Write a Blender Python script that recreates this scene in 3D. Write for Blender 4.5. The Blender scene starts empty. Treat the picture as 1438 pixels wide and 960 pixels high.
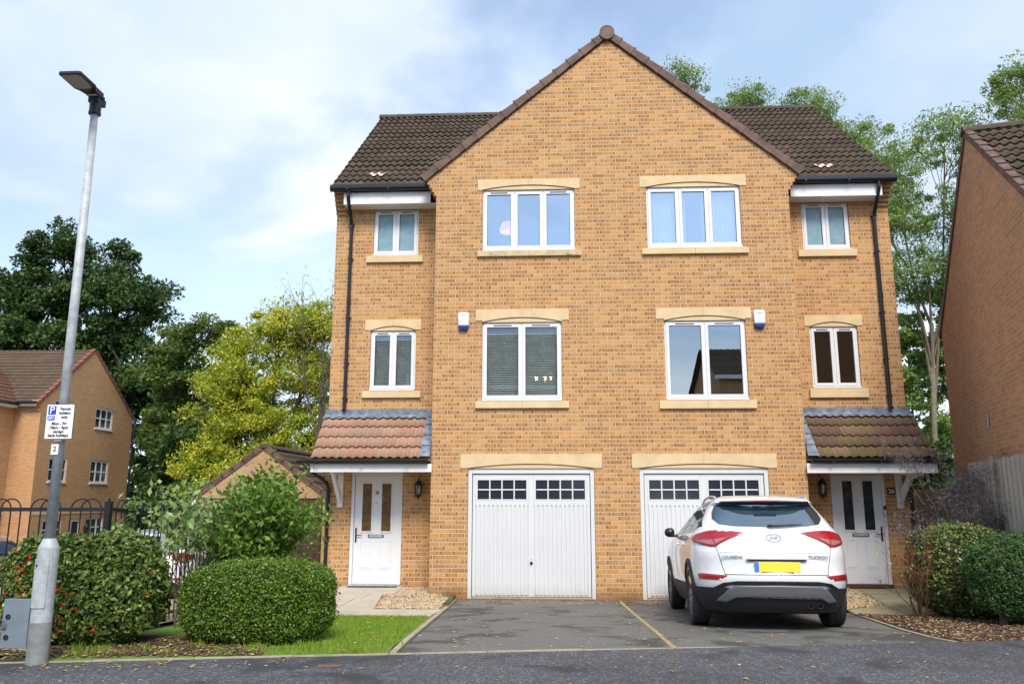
import bpy, bmesh, math, random
import numpy as np
from mathutils import Vector, Matrix
random.seed(7); RNG = np.random.default_rng(11)
S = bpy.context.scene
COL = S.collection

# ------------------------------------------------------------------ camera, sky, sun, exposure
cam_d = bpy.data.cameras.new('camera'); cam = bpy.data.objects.new('camera', cam_d); COL.objects.link(cam)
S.camera = cam
cam_d.sensor_width = 36.0; cam_d.lens = 36.0*1129.8/1438.0
cam_d.clip_start = 0.05; cam_d.clip_end = 3000
CP = Vector((-1.1219, -14.5359, 1.7785)); PITCH, YAW, ROLL = 0.1885, -0.0511, 0.0009
fw = Vector((math.sin(YAW)*math.cos(PITCH), math.cos(YAW)*math.cos(PITCH), math.sin(PITCH)))
rt = Vector((math.cos(YAW), -math.sin(YAW), 0)); upv = rt.cross(fw)
r2 = rt*math.cos(ROLL)+upv*math.sin(ROLL); u2 = r2.cross(fw)
cam.matrix_world = Matrix(((r2.x, u2.x, -fw.x, CP.x), (r2.y, u2.y, -fw.y, CP.y), (r2.z, u2.z, -fw.z, CP.z), (0, 0, 0, 1)))

SUN_EL, SUN_AZ = 48.0, 170.0       # azimuth measured clockwise from +Y: behind the camera
SUN_STR, SKY_STR, CLOUD_STR, EXPO = 1.7, 0.105, 0.63, 1.30
S.view_settings.view_transform = 'Standard'; S.view_settings.look = 'None'
S.view_settings.gamma = 1; S.view_settings.exposure = EXPO
S.render.engine = 'CYCLES'
W = bpy.data.worlds.new('World'); S.world = W; W.use_nodes = True
nt = W.node_tree; nt.nodes.clear()
def N(nt, typ, **kw):
    n = nt.nodes.new(typ)
    for k, v in kw.items():
        if k.startswith('i_'):
            key = k[2:]; key = int(key) if key.isdigit() else key.replace('_', ' ')
            n.inputs[key].default_value = v
        else: setattr(n, k, v)
    return n
sky = N(nt, 'ShaderNodeTexSky', sky_type='NISHITA', sun_disc=False, sun_elevation=math.radians(SUN_EL), sun_rotation=math.radians(SUN_AZ), air_density=1.0, dust_density=0.6, ozone_density=2.5)
tc = N(nt, 'ShaderNodeTexCoord')
sep = N(nt, 'ShaderNodeSeparateXYZ'); nt.links.new(tc.outputs['Generated'], sep.inputs[0])
def math_(nt, op, a, b=None, c=None, clamp=False):
    n = nt.nodes.new('ShaderNodeMath'); n.operation = op; n.use_clamp = clamp
    for i, x in enumerate((a, b, c)):
        if x is None: continue
        if isinstance(x, (int, float)): n.inputs[i].default_value = x
        else: nt.links.new(x, n.inputs[i])
    return n.outputs[0]
zc = math_(nt, 'MAXIMUM', math_(nt, 'ADD', sep.outputs[2], 0.22), 0.06)
cx = math_(nt, 'DIVIDE', sep.outputs[0], zc); cy = math_(nt, 'DIVIDE', sep.outputs[1], zc)
comb = N(nt, 'ShaderNodeCombineXYZ'); nt.links.new(cx, comb.inputs[0]); nt.links.new(cy, comb.inputs[1]); comb.inputs[2].default_value = 3.1
n1 = N(nt, 'ShaderNodeTexNoise', i_Scale=1.15, i_Detail=9.0, i_Roughness=0.52, i_Distortion=0.35); nt.links.new(comb.outputs[0], n1.inputs['Vector'])
n2 = N(nt, 'ShaderNodeTexNoise', i_Scale=0.9, i_Detail=6.0, i_Roughness=0.5); nt.links.new(comb.outputs[0], n2.inputs['Vector'])
cm = N(nt, 'ShaderNodeMapRange', i_1=0.40, i_2=0.60); cm.interpolation_type = 'SMOOTHSTEP'; nt.links.new(n1.outputs[0], cm.inputs[0])
# more cloud low down and to the right (+X), clearer behind the viewer
hz = N(nt, 'ShaderNodeMapRange', i_1=0.62, i_2=0.05); nt.links.new(sep.outputs[2], hz.inputs[0])
rx = N(nt, 'ShaderNodeMapRange', i_1=-0.15, i_2=0.45); nt.links.new(sep.outputs[0], rx.inputs[0])
bk = N(nt, 'ShaderNodeMapRange', i_1=-0.2, i_2=-0.8); nt.links.new(sep.outputs[1], bk.inputs[0])
m = math_(nt, 'ADD', cm.outputs[0], math_(nt, 'MULTIPLY', hz.outputs[0], 0.72))
m = math_(nt, 'ADD', m, math_(nt, 'MULTIPLY', rx.outputs[0], 0.35))
m = math_(nt, 'SUBTRACT', m, math_(nt, 'MULTIPLY', bk.outputs[0], 0.75), clamp=True)
m = math_(nt, 'MULTIPLY_ADD', m, 0.80, 0.12)
ccol = N(nt, 'ShaderNodeValToRGB'); nt.links.new(n2.outputs[0], ccol.inputs[0])
ccol.color_ramp.elements[0].position = 0.36; ccol.color_ramp.elements[0].color = (0.34, 0.46, 0.62, 1)
ccol.color_ramp.elements[1].position = 0.62; ccol.color_ramp.elements[1].color = (0.74, 0.77, 0.82, 1)
bg1 = N(nt, 'ShaderNodeBackground', i_Strength=SKY_STR); nt.links.new(sky.outputs[0], bg1.inputs[0])
bg2 = N(nt, 'ShaderNodeBackground', i_Strength=CLOUD_STR); nt.links.new(ccol.outputs[0], bg2.inputs[0])
mx = N(nt, 'ShaderNodeMixShader'); nt.links.new(m, mx.inputs[0]); nt.links.new(bg1.outputs[0], mx.inputs[1]); nt.links.new(bg2.outputs[0], mx.inputs[2])
wo = N(nt, 'ShaderNodeOutputWorld'); nt.links.new(mx.outputs[0], wo.inputs[0])
sd = bpy.data.lights.new('sun', 'SUN'); sd.energy = SUN_STR; sd.angle = math.radians(22); sd.color = (1.0, 0.93, 0.82)
sun = bpy.data.objects.new('sun', sd); COL.objects.link(sun)
el, az = math.radians(SUN_EL), math.radians(SUN_AZ)
sdir = Vector((math.sin(az)*math.cos(el), math.cos(az)*math.cos(el), math.sin(el)))
sun.rotation_euler = sdir.to_track_quat('Z', 'Y').to_euler()

# ------------------------------------------------------------------ mesh helpers
class MB:
    def __init__(s): s.v = []; s.f = []; s.uv = {}; s.mi = []
    def face(s, pts, uv=None, mi=0):
        b = len(s.v); s.v += [tuple(p) for p in pts]; s.f.append(tuple(range(b, b+len(pts)))); s.mi.append(mi)
        if uv: s.uv[len(s.f)-1] = uv
    def box(s, x0, x1, y0, y1, z0, z1, mi=0):
        if x0 > x1: x0, x1 = x1, x0
        if y0 > y1: y0, y1 = y1, y0
        if z0 > z1: z0, z1 = z1, z0
        b = len(s.v)
        s.v += [(x0,y0,z0),(x1,y0,z0),(x1,y1,z0),(x0,y1,z0),(x0,y0,z1),(x1,y0,z1),(x1,y1,z1),(x0,y1,z1)]
        for q in ((0,3,2,1),(4,5,6,7),(0,1,5,4),(1,2,6,5),(2,3,7,6),(3,0,4,7)): s.f.append(tuple(b+i for i in q)); s.mi.append(mi)
        return s
    def obox(s, c, ax, h, mi=0):
        c = Vector(c); a = [Vector(ax[i])*h[i] for i in range(3)]; b = len(s.v)
        for sx, sy, sz in ((-1,-1,-1),(1,-1,-1),(1,1,-1),(-1,1,-1),(-1,-1,1),(1,-1,1),(1,1,1),(-1,1,1)):
            s.v.append(tuple(c+a[0]*sx+a[1]*sy+a[2]*sz))
        for q in ((0,3,2,1),(4,5,6,7),(0,1,5,4),(1,2,6,5),(2,3,7,6),(3,0,4,7)): s.f.append(tuple(b+i for i in q)); s.mi.append(mi)
        return s
    def prism(s, pts, d, mi=0):
        # pts: 3D polygon, d: extrusion vector
        b = len(s.v); n = len(pts); d = Vector(d)
        s.v += [tuple(p) for p in pts]+[tuple(Vector(p)+d) for p in pts]
        s.f.append(tuple(b+i for i in range(n))); s.mi.append(mi)
        s.f.append(tuple(b+n+i for i in reversed(range(n)))); s.mi.append(mi)
        for i in range(n):
            j = (i+1) % n; s.f.append((b+j, b+i, b+n+i, b+n+j)); s.mi.append(mi)
        return s
    def tube(s, pts, r, n=8, cap=True, mi=0):
        pts = [Vector(p) for p in pts]; m = len(pts)
        if isinstance(r, (int, float)): r = [r]*m
        b = len(s.v); ref = None
        for i, p in enumerate(pts):
            t = (pts[min(i+1, m-1)]-pts[max(i-1, 0)])
            if t.length < 1e-9: t = Vector((0,0,1))
            t.normalize()
            if ref is None:
                ref = Vector((1,0,0)) if abs(t.x) < .9 else Vector((0,1,0))
            a = (ref-t*ref.dot(t)); 
            if a.length < 1e-4: a = Vector((0,1,0))-t*t.y
            a.normalize(); ref = a; c = t.cross(a)
            for k in range(n):
                an = 2*math.pi*k/n; s.v.append(tuple(p+(a*math.cos(an)+c*math.sin(an))*r[i]))
        for i in range(m-1):
            for k in range(n):
                k2 = (k+1) % n; s.f.append((b+i*n+k, b+i*n+k2, b+(i+1)*n+k2, b+(i+1)*n+k)); s.mi.append(mi)
        if cap:
            s.f.append(tuple(b+k for k in reversed(range(n)))); s.mi.append(mi)
            s.f.append(tuple(b+(m-1)*n+k for k in range(n))); s.mi.append(mi)
        return s
    def lathe(s, prof, c, axis='z', n=24, mi=0):
        # prof: (r, h)
        b = len(s.v); c = Vector(c); m = len(prof)
        for r, h in prof:
            for k in range(n):
                a = 2*math.pi*k/n; u, w = r*math.cos(a), r*math.sin(a)
                s.v.append(tuple(c+(Vector((u,w,h)) if axis == 'z' else Vector((h,u,w)) if axis == 'x' else Vector((w,h,u)))))
        for i in range(m-1):
            for k in range(n):
                k2 = (k+1) % n; s.f.append((b+i*n+k, b+i*n+k2, b+(i+1)*n+k2, b+(i+1)*n+k)); s.mi.append(mi)
        return s
    def build(s, name, mats, parent=None, smooth=False, bevel=0, auto=None, loc=None):
        me = bpy.data.meshes.new(name); me.from_pydata(s.v, [], s.f)
        if not isinstance(mats, (list, tuple)): mats = [mats]
        for m_ in mats: me.materials.append(m_)
        if len(mats) > 1: me.polygons.foreach_set('material_index', s.mi)
        ul = me.uv_layers.new(name='uv'); co = s.v
        me.update()
        for p in me.polygons:
            cu = s.uv.get(p.index); nx, ny, nz = (abs(q) for q in p.normal)
            for j, li in enumerate(p.loop_indices):
                if cu: ul.data[li].uv = cu[j]; continue
                x, y, z = co[p.vertices[j]]
                ul.data[li].uv = (x, z) if ny >= nx and ny >= nz*.9 else (y+.1125, z) if nx >= nz*.9 else (x, y)
        if smooth: me.polygons.foreach_set('use_smooth', [True]*len(me.polygons))
        o = bpy.data.objects.new(name, me); COL.objects.link(o)
        if parent: o.parent = parent
        if loc is not None: o.location = loc
        if bevel:
            b_ = o.modifiers.new('bevel', 'BEVEL'); b_.width = bevel; b_.segments = 2; b_.limit_method = 'ANGLE'; b_.angle_limit = math.radians(40)
        return o
def tag(o, label=None, cat=None, group=None, kind=None):
    if label: o['label'] = label
    if cat: o['category'] = cat
    if group: o['group'] = group
    if kind: o['kind'] = kind
    return o
def empty(name, loc, label, cat, group=None, rot=(0,0,0)):
    o = bpy.data.objects.new(name, None); o.empty_display_size = .2; COL.objects.link(o); o.location = loc; o.rotation_euler = rot
    return tag(o, label, cat, group)
def apply_mods(o):
    dg = bpy.context.evaluated_depsgraph_get(); dg.update()
    me = bpy.data.meshes.new_from_object(o.evaluated_get(dg), preserve_all_data_layers=True, depsgraph=dg)
    o.modifiers.clear(); o.data = me
def text_obj(name, txt, size, mat_, parent, loc, rot=(math.pi/2,0,0), ext=.0015, align='CENTER', bold=0.0, sx=1.0, shear=0.0):
    cu = bpy.data.curves.new(name, 'FONT'); cu.body = txt; cu.size = size; cu.extrude = ext; cu.align_x = align; cu.align_y = 'CENTER'; cu.offset = bold; cu.resolution_u = 3; cu.shear = shear
    t = bpy.data.objects.new(name, cu); COL.objects.link(t)
    dg = bpy.context.evaluated_depsgraph_get(); dg.update()
    me = bpy.data.meshes.new_from_object(t.evaluated_get(dg)); me.materials.clear(); me.materials.append(mat_)
    COL.objects.unlink(t); bpy.data.objects.remove(t)
    o = bpy.data.objects.new(name, me); COL.objects.link(o); o.parent = parent; o.location = loc; o.rotation_euler = rot; o.scale = (sx,1,1)
    return o

# ------------------------------------------------------------------ materials
def newmat(name):
    m_ = bpy.data.materials.new(name); m_.use_nodes = True; t = m_.node_tree; b = t.nodes['Principled BSDF']; return m_, t, b
def ramp(t, fac, stops):
    r = t.nodes.new('ShaderNodeValToRGB'); e = r.color_ramp.elements
    while len(e) < len(stops): e.new(.5)
    for i, (p, c) in enumerate(stops): e[i].position = p; e[i].color = (*c, 1)
    if fac is not None: t.links.new(fac, r.inputs[0])
    return r.outputs[0]
def mixc(t, f, a, b, bt='MIX'):
    n = t.nodes.new('ShaderNodeMix'); n.data_type = 'RGBA'; n.blend_type = bt
    for s_, v in ((n.inputs[0], f), (n.inputs[6], a), (n.inputs[7], b)):
        if isinstance(v, (int, float)): s_.default_value = v
        elif isinstance(v, tuple): s_.default_value = (*v, 1) if len(v) == 3 else v
        else: t.links.new(v, s_)
    return n.outputs[2]
def noise(t, vec, scale, detail=4, rough=.55, dist=0):
    n = t.nodes.new('ShaderNodeTexNoise'); n.inputs['Scale'].default_value = scale; n.inputs['Detail'].default_value = detail; n.inputs['Roughness'].default_value = rough; n.inputs['Distortion'].default_value = dist
    if vec is not None: t.links.new(vec, n.inputs['Vector'])
    return n.outputs[0]
def smooth(t, x, a, b):
    n = t.nodes.new('ShaderNodeMapRange'); n.interpolation_type = 'SMOOTHSTEP'; n.inputs[1].default_value = a; n.inputs[2].default_value = b; t.links.new(x, n.inputs[0]); return n.outputs[0]
def bump(t, b, h, strength=.3, dist=.01):
    n = t.nodes.new('ShaderNodeBump'); n.inputs['Strength'].default_value = strength; n.inputs['Distance'].default_value = dist; t.links.new(h, n.inputs['Height']); t.links.new(n.outputs[0], b.inputs['Normal'])
def objco(t): return t.nodes.new('ShaderNodeTexCoord').outputs['Object']
def uvco(t): return t.nodes.new('ShaderNodeTexCoord').outputs['UV']
def plain(name, col, rough=.5, metal=0, var=.0, vs=6, bmp=0, bs=40, spec=.5, dirt=None, ds=2.5, df=.3):
    m_, t, b = newmat(name); b.inputs['Roughness'].default_value = rough; b.inputs['Metallic'].default_value = metal; b.inputs['Specular IOR Level'].default_value = spec
    co = objco(t); c = None
    if var:
        c = mixc(t, smooth(t, noise(t, co, vs), .3, .7), tuple(x*(1-var) for x in col), tuple(min(1, x*(1+var)) for x in col))
    else:
        r_ = t.nodes.new('ShaderNodeRGB'); r_.outputs[0].default_value = (*col, 1); c = r_.outputs[0]
    if dirt: c = mixc(t, math_(t, 'MULTIPLY', smooth(t, noise(t, co, ds, 6, .65), .52, .75), df), c, dirt)
    t.links.new(c, b.inputs['Base Color'])
    if bmp: bump(t, b, noise(t, co, bs, 5), bmp, .005)
    return m_
def brick_mat(name, cA, cB, cD, mortar, stain=True, dark=.62):
    m_, t, b = newmat(name); b.inputs['Roughness'].default_value = .9; b.inputs['Specular IOR Level'].default_value = .25
    s_ = t.nodes.new('ShaderNodeSeparateXYZ'); uv = uvco(t); t.links.new(uv, s_.inputs[0]); u, v = s_.outputs[0], s_.outputs[1]
    wob = noise(t, uv, 9, 2); u = math_(t, 'ADD', u, math_(t, 'MULTIPLY', math_(t, 'SUBTRACT', wob, .5), .006))
    v = math_(t, 'ADD', v, math_(t, 'MULTIPLY', math_(t, 'SUBTRACT', noise(t, uv, 5, 2), .5), .006))
    rv = math_(t, 'DIVIDE', v, .075); row = math_(t, 'FLOOR', rv); fv = math_(t, 'FRACT', rv)
    ru = math_(t, 'ADD', math_(t, 'DIVIDE', u, .225), math_(t, 'MULTIPLY', math_(t, 'FLOORED_MODULO', row, 2), .5))
    cl = math_(t, 'FLOOR', ru); fu = math_(t, 'FRACT', ru)
    eu = math_(t, 'MULTIPLY', math_(t, 'MINIMUM', fu, math_(t, 'SUBTRACT', 1, fu)), .225)
    ev = math_(t, 'MULTIPLY', math_(t, 'MINIMUM', fv, math_(t, 'SUBTRACT', 1, fv)), .075)
    e = math_(t, 'MINIMUM', eu, ev); mm = smooth(t, e, .0050, .0085)
    cb = t.nodes.new('ShaderNodeCombineXYZ'); t.links.new(cl, cb.inputs[0]); t.links.new(row, cb.inputs[1])
    wn = t.nodes.new('ShaderNodeTexWhiteNoise'); wn.noise_dimensions = '2D'; t.links.new(cb.outputs[0], wn.inputs['Vector'])
    sc = t.nodes.new('ShaderNodeSeparateColor'); t.links.new(wn.outputs['Color'], sc.inputs[0]); r1, r2_, r3 = sc.outputs
    base = mixc(t, wn.outputs['Value'], cA, cB)
    # fired dark ends on the bricks
    e1 = math_(t, 'MULTIPLY', smooth(t, fu, .34, .05), smooth(t, r1, .10, .90))
    e2 = math_(t, 'MULTIPLY', smooth(t, fu, .64, .95), smooth(t, r2_, .05, .80))
    e3 = math_(t, 'MULTIPLY', smooth(t, r3, .84, 1.0), .55)
    e4 = math_(t, 'MULTIPLY', smooth(t, ev, .024, .007), .40)
    ds = math_(t, 'MAXIMUM', math_(t, 'MAXIMUM', e1, e2), math_(t, 'MAXIMUM', e3, e4))
    nn = smooth(t, noise(t, uv, 38, 4, .65), .25, .62)
    ds = math_(t, 'MULTIPLY', math_(t, 'MULTIPLY', ds, nn), dark)
    base = mixc(t, ds, base, cD)
    big = smooth(t, noise(t, uv, .55, 4, .6), .35, .7)
    base = mixc(t, math_(t, 'MULTIPLY', big, .12), base, cD)
    vs_ = t.nodes.new('ShaderNodeVectorMath'); vs_.operation = 'MULTIPLY'; t.links.new(uv, vs_.inputs[0]); vs_.inputs[1].default_value = (5.5, .45, 1)
    base = mixc(t, math_(t, 'MULTIPLY', smooth(t, noise(t, vs_.outputs[0], 1.0, 4, .6), .50, .78), .22), base, cD)
    base = mixc(t, math_(t, 'MULTIPLY', smooth(t, noise(t, uv, 90, 3), .45, .8), .25), base, tuple(x*.55 for x in cA))
    mo = mixc(t, noise(t, uv, 14, 4), mortar, tuple(x*.72 for x in mortar))
    base = mixc(t, mm, mo, base)
    if stain:
        zz = math_(t, 'ADD', v, math_(t, 'MULTIPLY', math_(t, 'SUBTRACT', noise(t, uv, 3.5, 4), .5), .35))
        base = mixc(t, math_(t, 'MULTIPLY', smooth(t, zz, .30, .02), .65), base, (.16, .075, .035))
    t.links.new(base, b.inputs['Base Color'])
    h = math_(t, 'ADD', mm, math_(t, 'MULTIPLY', noise(t, uv, 60, 4), .25)); bump(t, b, h, .55, .006)
    return m_
M = {}
M['brick'] = brick_mat('buff_brick', (.62,.340,.128), (.46,.232,.085), (.17,.070,.026), (.68,.52,.37), True, .90)
M['brick_far'] = brick_mat('orange_brick', (.60,.335,.155), (.52,.265,.115), (.26,.12,.05), (.66,.46,.30), False, .7)
M['brick_red'] = brick_mat('brown_brick', (.60,.31,.15), (.50,.25,.115), (.20,.09,.045), (.58,.42,.30), False, .7)
M['brick_pale'] = brick_mat('pale_brick', (.50,.31,.15), (.43,.25,.12), (.26,.14,.07), (.50,.40,.29), False, .5)
def tile_mat(name, cols, moss=None, mf=.5, rough=.85, vs=1.0):
    m_, t, b = newmat(name); b.inputs['Roughness'].default_value = rough; b.inputs['Specular IOR Level'].default_value = .3
    uv = uvco(t); co = objco(t); fl = t.nodes.new('ShaderNodeVectorMath'); fl.operation = 'FLOOR'; t.links.new(uv, fl.inputs[0])
    wn = t.nodes.new('ShaderNodeTexWhiteNoise'); wn.noise_dimensions = '2D'; t.links.new(fl.outputs[0], wn.inputs['Vector'])
    c = ramp(t, wn.outputs['Value'], [(i/(len(cols)-1), cc) for i, cc in enumerate(cols)])
    c = mixc(t, math_(t, 'MULTIPLY', smooth(t, noise(t, co, 22, 5, .7), .4, .75), .35), c, tuple(x*.5 for x in cols[0]))
    if moss: c = mixc(t, math_(t, 'MULTIPLY', smooth(t, noise(t, co, 2.2, 7, .7), .44, .68), mf), c, moss)
    t.links.new(c, b.inputs['Base Color']); bump(t, b, noise(t, co, 70, 4), .35, .005)
    return m_
M['tile'] = tile_mat('brown_concrete_tile', [(.062,.044,.034),(.092,.064,.048),(.074,.053,.041),(.118,.082,.060)], (.09,.085,.045), .4)
M['tile_red'] = tile_mat('terracotta_tile', [(.33,.18,.12),(.43,.25,.175),(.37,.205,.14),(.34,.215,.15)], (.36,.28,.20), .35)
M['tile_moss'] = tile_mat('weathered_mossy_tile', [(.10,.058,.042),(.165,.098,.070),(.125,.075,.052),(.20,.125,.09)], (.15,.135,.035), .7)
M['tile_old'] = tile_mat('old_plain_tile', [(.10,.06,.045),(.13,.08,.055),(.085,.06,.045)], (.10,.10,.05), .6)
M['tile_rust'] = tile_mat('reddish_plain_tile', [(.16,.075,.05),(.19,.09,.06),(.13,.07,.05)], (.12,.09,.05), .3)
M['verge'] = plain('brown_verge_cap', (.125,.070,.052), .7, var=.35, vs=5)
M['verge_red'] = plain('red_clay_cap', (.24,.085,.06), .7, var=.15)
M['stone'] = plain('cast_stone', (.66,.50,.29), .85, var=.07, vs=3, bmp=.12, bs=60, dirt=(.36,.28,.16), ds=7, df=.25)
M['stone_dirty'] = plain('stained_cast_stone', (.58,.45,.27), .9, var=.1, vs=8, bmp=.12, bs=60, dirt=(.10,.10,.05), ds=9, df=.85)
M['upvc'] = plain('white_upvc', (.72,.725,.74), .28, var=.02, vs=3)
M['white'] = plain('white_paint', (.66,.67,.685), .35, var=.02, vs=2, dirt=(.66,.66,.62), ds=2, df=.12)
def grime(m_):
    t = m_.node_tree; b = t.nodes['Principled BSDF']; l = b.inputs['Base Color'].links[0]; src = l.from_socket; co = objco(t); s_ = t.nodes.new('ShaderNodeSeparateXYZ'); t.links.new(co, s_.inputs[0])
    z = math_(t, 'ADD', s_.outputs[2], math_(t, 'MULTIPLY', math_(t, 'SUBTRACT', noise(t, co, 9, 4), .5), .30)); t.links.new(mixc(t, math_(t, 'MULTIPLY', smooth(t, z, .32, .02), .42), src, (.42,.40,.30)), b.inputs['Base Color'])
grime(M['white'])
M['bargeboard'] = plain('white_fascia', (.78,.78,.78), .35, var=.04, dirt=(.45,.45,.38), ds=5, df=.3)
M['black'] = plain('black_plastic', (.012,.013,.017), .32, var=.2)
M['blackmetal'] = plain('black_metal', (.010,.012,.018), .35, var=.2, bmp=.05)
M['lead'] = plain('lead_flashing', (.16,.19,.24), .5, var=.3, vs=9, bmp=.3, bs=18, dirt=(.40,.43,.48), ds=6, df=.6)
M['gap'] = plain('dark_gap', (.02,.02,.02), .8)
M['rubber'] = plain('rubber', (.018,.018,.02), .75, bmp=.1)
M['chrome'] = plain('chrome', (.62,.63,.65), .18, 1)
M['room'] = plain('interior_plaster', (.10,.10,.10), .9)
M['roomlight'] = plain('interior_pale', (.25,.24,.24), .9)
M['curtain'] = plain('sheer_curtain', (.78,.80,.84), .8, var=.04)
M['blind'] = plain('blind_slats', (.72,.71,.65), .5, var=.1)
M['galv'] = plain('galvanised_steel', (.40,.43,.455), .55, .05, var=.16, vs=14, dirt=(.55,.58,.60), ds=11, df=.6, bmp=.05)
M['galv_dark'] = plain('weathered_zinc', (.27,.285,.29), .6, .3, var=.2, vs=8, dirt=(.16,.15,.13), ds=5, df=.6)
M['greymetal'] = plain('painted_grey_metal', (.17,.21,.26), .5, var=.1, dirt=(.10,.09,.06), ds=2, df=.4)
M['lampblack'] = plain('lamp_housing', (.022,.026,.042), .45, .3)
M['lens'] = plain('lamp_lens', (.30,.28,.28), .3, var=.1)
M['signwhite'] = plain('sign_white', (.80,.81,.84), .4)
M['signblue'] = plain('sign_blue', (.0,.045,.55), .4)
M['ink'] = plain('black_ink', (.01,.01,.012), .5)
M['letterwhite'] = plain('white_lettering', (.85,.85,.85), .5)
M['brown_wood'] = plain('dark_stained_boards', (.075,.030,.020), .6, var=.25, vs=12)
M['peach'] = None
M['slab'] = plain('paving_slab', (.47,.41,.32), .9, var=.10, vs=3, bmp=.15, bs=80, dirt=(.30,.26,.18), ds=4, df=.4)
M['slab_moss'] = plain('mossy_paving_slab', (.30,.27,.17), .9, var=.15, vs=4, bmp=.15, bs=80, dirt=(.19,.19,.06), ds=2.5, df=.8)
M['edging'] = plain('concrete_edging', (.36,.31,.23), .9, var=.2, vs=6, bmp=.2, dirt=(.15,.13,.07), ds=6, df=.5)
M['edging_y'] = plain('mossy_edging', (.34,.27,.13), .9, var=.2, vs=8, bmp=.2, dirt=(.16,.15,.05), ds=5, df=.6)
def emis(name, col, st):
    m_, t, b = newmat(name); b.inputs['Base Color'].default_value = (*col, 1); b.inputs['Emission Color'].default_value = (*col, 1); b.inputs['Emission Strength'].default_value = st; return m_
M['bulb'] = emis('lit_bulb', (1, .62, .25), 9); M['peach'] = emis('lit_lampshade', (.9, .45, .34), .45)
def glass_mat(name, fac, tint=(.75,.82,.85), rough=0.0, wav=0):
    m_, t, b = newmat(name); t.nodes.remove(b); out = t.nodes['Material Output']
    gl = t.nodes.new('ShaderNodeBsdfGlossy'); gl.inputs['Roughness'].default_value = rough; gl.inputs['Color'].default_value = (.82,.93,1,1)
    tr = t.nodes.new('ShaderNodeBsdfTransparent'); tr.inputs['Color'].default_value = (*tint, 1)
    lw = t.nodes.new('ShaderNodeLayerWeight'); lw.inputs['Blend'].default_value = .25
    f = math_(t, 'ADD', math_(t, 'MULTIPLY', lw.outputs['Fresnel'], .8), fac, clamp=True)
    mxs = t.nodes.new('ShaderNodeMixShader'); t.links.new(f, mxs.inputs[0]); t.links.new(tr.outputs[0], mxs.inputs[1]); t.links.new(gl.outputs[0], mxs.inputs[2]); t.links.new(mxs.outputs[0], out.inputs[0])
    if wav:
        n = t.nodes.new('ShaderNodeBump'); n.inputs['Strength'].default_value = wav; n.inputs['Distance'].default_value = .01
        t.links.new(noise(t, objco(t), 1.6, 1), n.inputs['Height']); t.links.new(n.outputs[0], gl.inputs['Normal'])
    return m_
M['glass'] = glass_mat('window_glass', .46, wav=.05)
M['glass_low'] = glass_mat('dark_window_glass', .16, wav=.03)
M['carglass'] = glass_mat('car_glass', .22, (.18,.22,.24))
M['garageglass'] = plain('dark_garage_pane', (.022,.028,.042), .12)
def obscure(name, c1, c2):
    m_, t, b = newmat(name); co = objco(t); b.inputs['Roughness'].default_value = .22
    t.links.new(mixc(t, smooth(t, noise(t, co, 7, 5, .6), .35, .7), c1, c2), b.inputs['Base Color']); bump(t, b, noise(t, co, 55, 3), .5, .01); return m_
M['frost'] = obscure('frosted_glass', (.17,.30,.36), (.24,.36,.42))
M['amber'] = obscure('obscure_amber_glass', (.10,.048,.012), (.17,.10,.035))
M['doordark'] = obscure('dark_leaded_glass', (.012,.018,.022), (.03,.04,.045))
def asphalt(name, c1, c2, spk, damp, scale=1.0):
    m_, t, b = newmat(name); co = objco(t)
    c = mixc(t, smooth(t, noise(t, co, 120*scale, 3, .75), .38, .64), c1, c2)
    vo = t.nodes.new('ShaderNodeTexVoronoi'); vo.inputs['Scale'].default_value = 62*scale; t.links.new(co, vo.inputs['Vector'])
    sc = t.nodes.new('ShaderNodeSeparateColor'); t.links.new(vo.outputs['Color'], sc.inputs[0])
    c = mixc(t, math_(t, 'MULTIPLY', smooth(t, sc.outputs[0], .70, .92), .5), c, spk)
    c = mixc(t, math_(t, 'MULTIPLY', smooth(t, noise(t, co, 1.15, 7, .66, .5), .49, .62), .82), c, damp)
    c = mixc(t, math_(t, 'MULTIPLY', smooth(t, noise(t, co, .42, 4, .6), .40, .68), .35), c, tuple(x*.6 for x in c1))
    t.links.new(c, b.inputs['Base Color']); b.inputs['Roughness'].default_value = .82; b.inputs['Specular IOR Level'].default_value = .35
    bump(t, b, math_(t, 'ADD', vo.outputs['Distance'], noise(t, co, 120*scale, 3)), .5, .006); return m_
M['road'] = asphalt('road_tarmac', (.040,.043,.050), (.105,.108,.118), (.27,.27,.28), (.036,.037,.042))
M['drive'] = asphalt('drive_tarmac', (.105,.102,.096), (.175,.170,.160), (.27,.265,.25), (.050,.046,.037), 1.3)
def soilmat(name, a, b_, c_, d_=None):
    m_, t, b = newmat(name); co = objco(t); c = ramp(t, noise(t, co, 26, 6, .75), [(.3, a), (.5, b_), (.7, c_)])
    if d_: c = mixc(t, smooth(t, noise(t, co, 1.6, 5, .6), .45, .62), c, d_)
    t.links.new(c, b.inputs['Base Color']); b.inputs['Roughness'].default_value = .95; bump(t, b, noise(t, co, 40, 6, .7), .9, .02); return m_
M['earth'] = soilmat('mossy_earth', (.045,.028,.016), (.085,.055,.028), (.15,.09,.045), (.085,.10,.02))
M['mulch'] = soilmat('bark_mulch', (.035,.020,.014), (.08,.045,.03), (.20,.13,.075))
M['land'] = soilmat('rough_grass_ground', (.04,.05,.018), (.06,.075,.022), (.09,.09,.035))
M['lawn'] = soilmat('lawn_turf', (.07,.14,.014), (.12,.22,.020), (.17,.24,.03), (.17,.17,.04))
M['court'] = soilmat('block_paving', (.26,.20,.14), (.31,.24,.17), (.36,.28,.21))
M['gravelbed'] = soilmat('gravel_bed', (.12,.085,.05), (.24,.17,.10), (.36,.27,.17))
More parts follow.
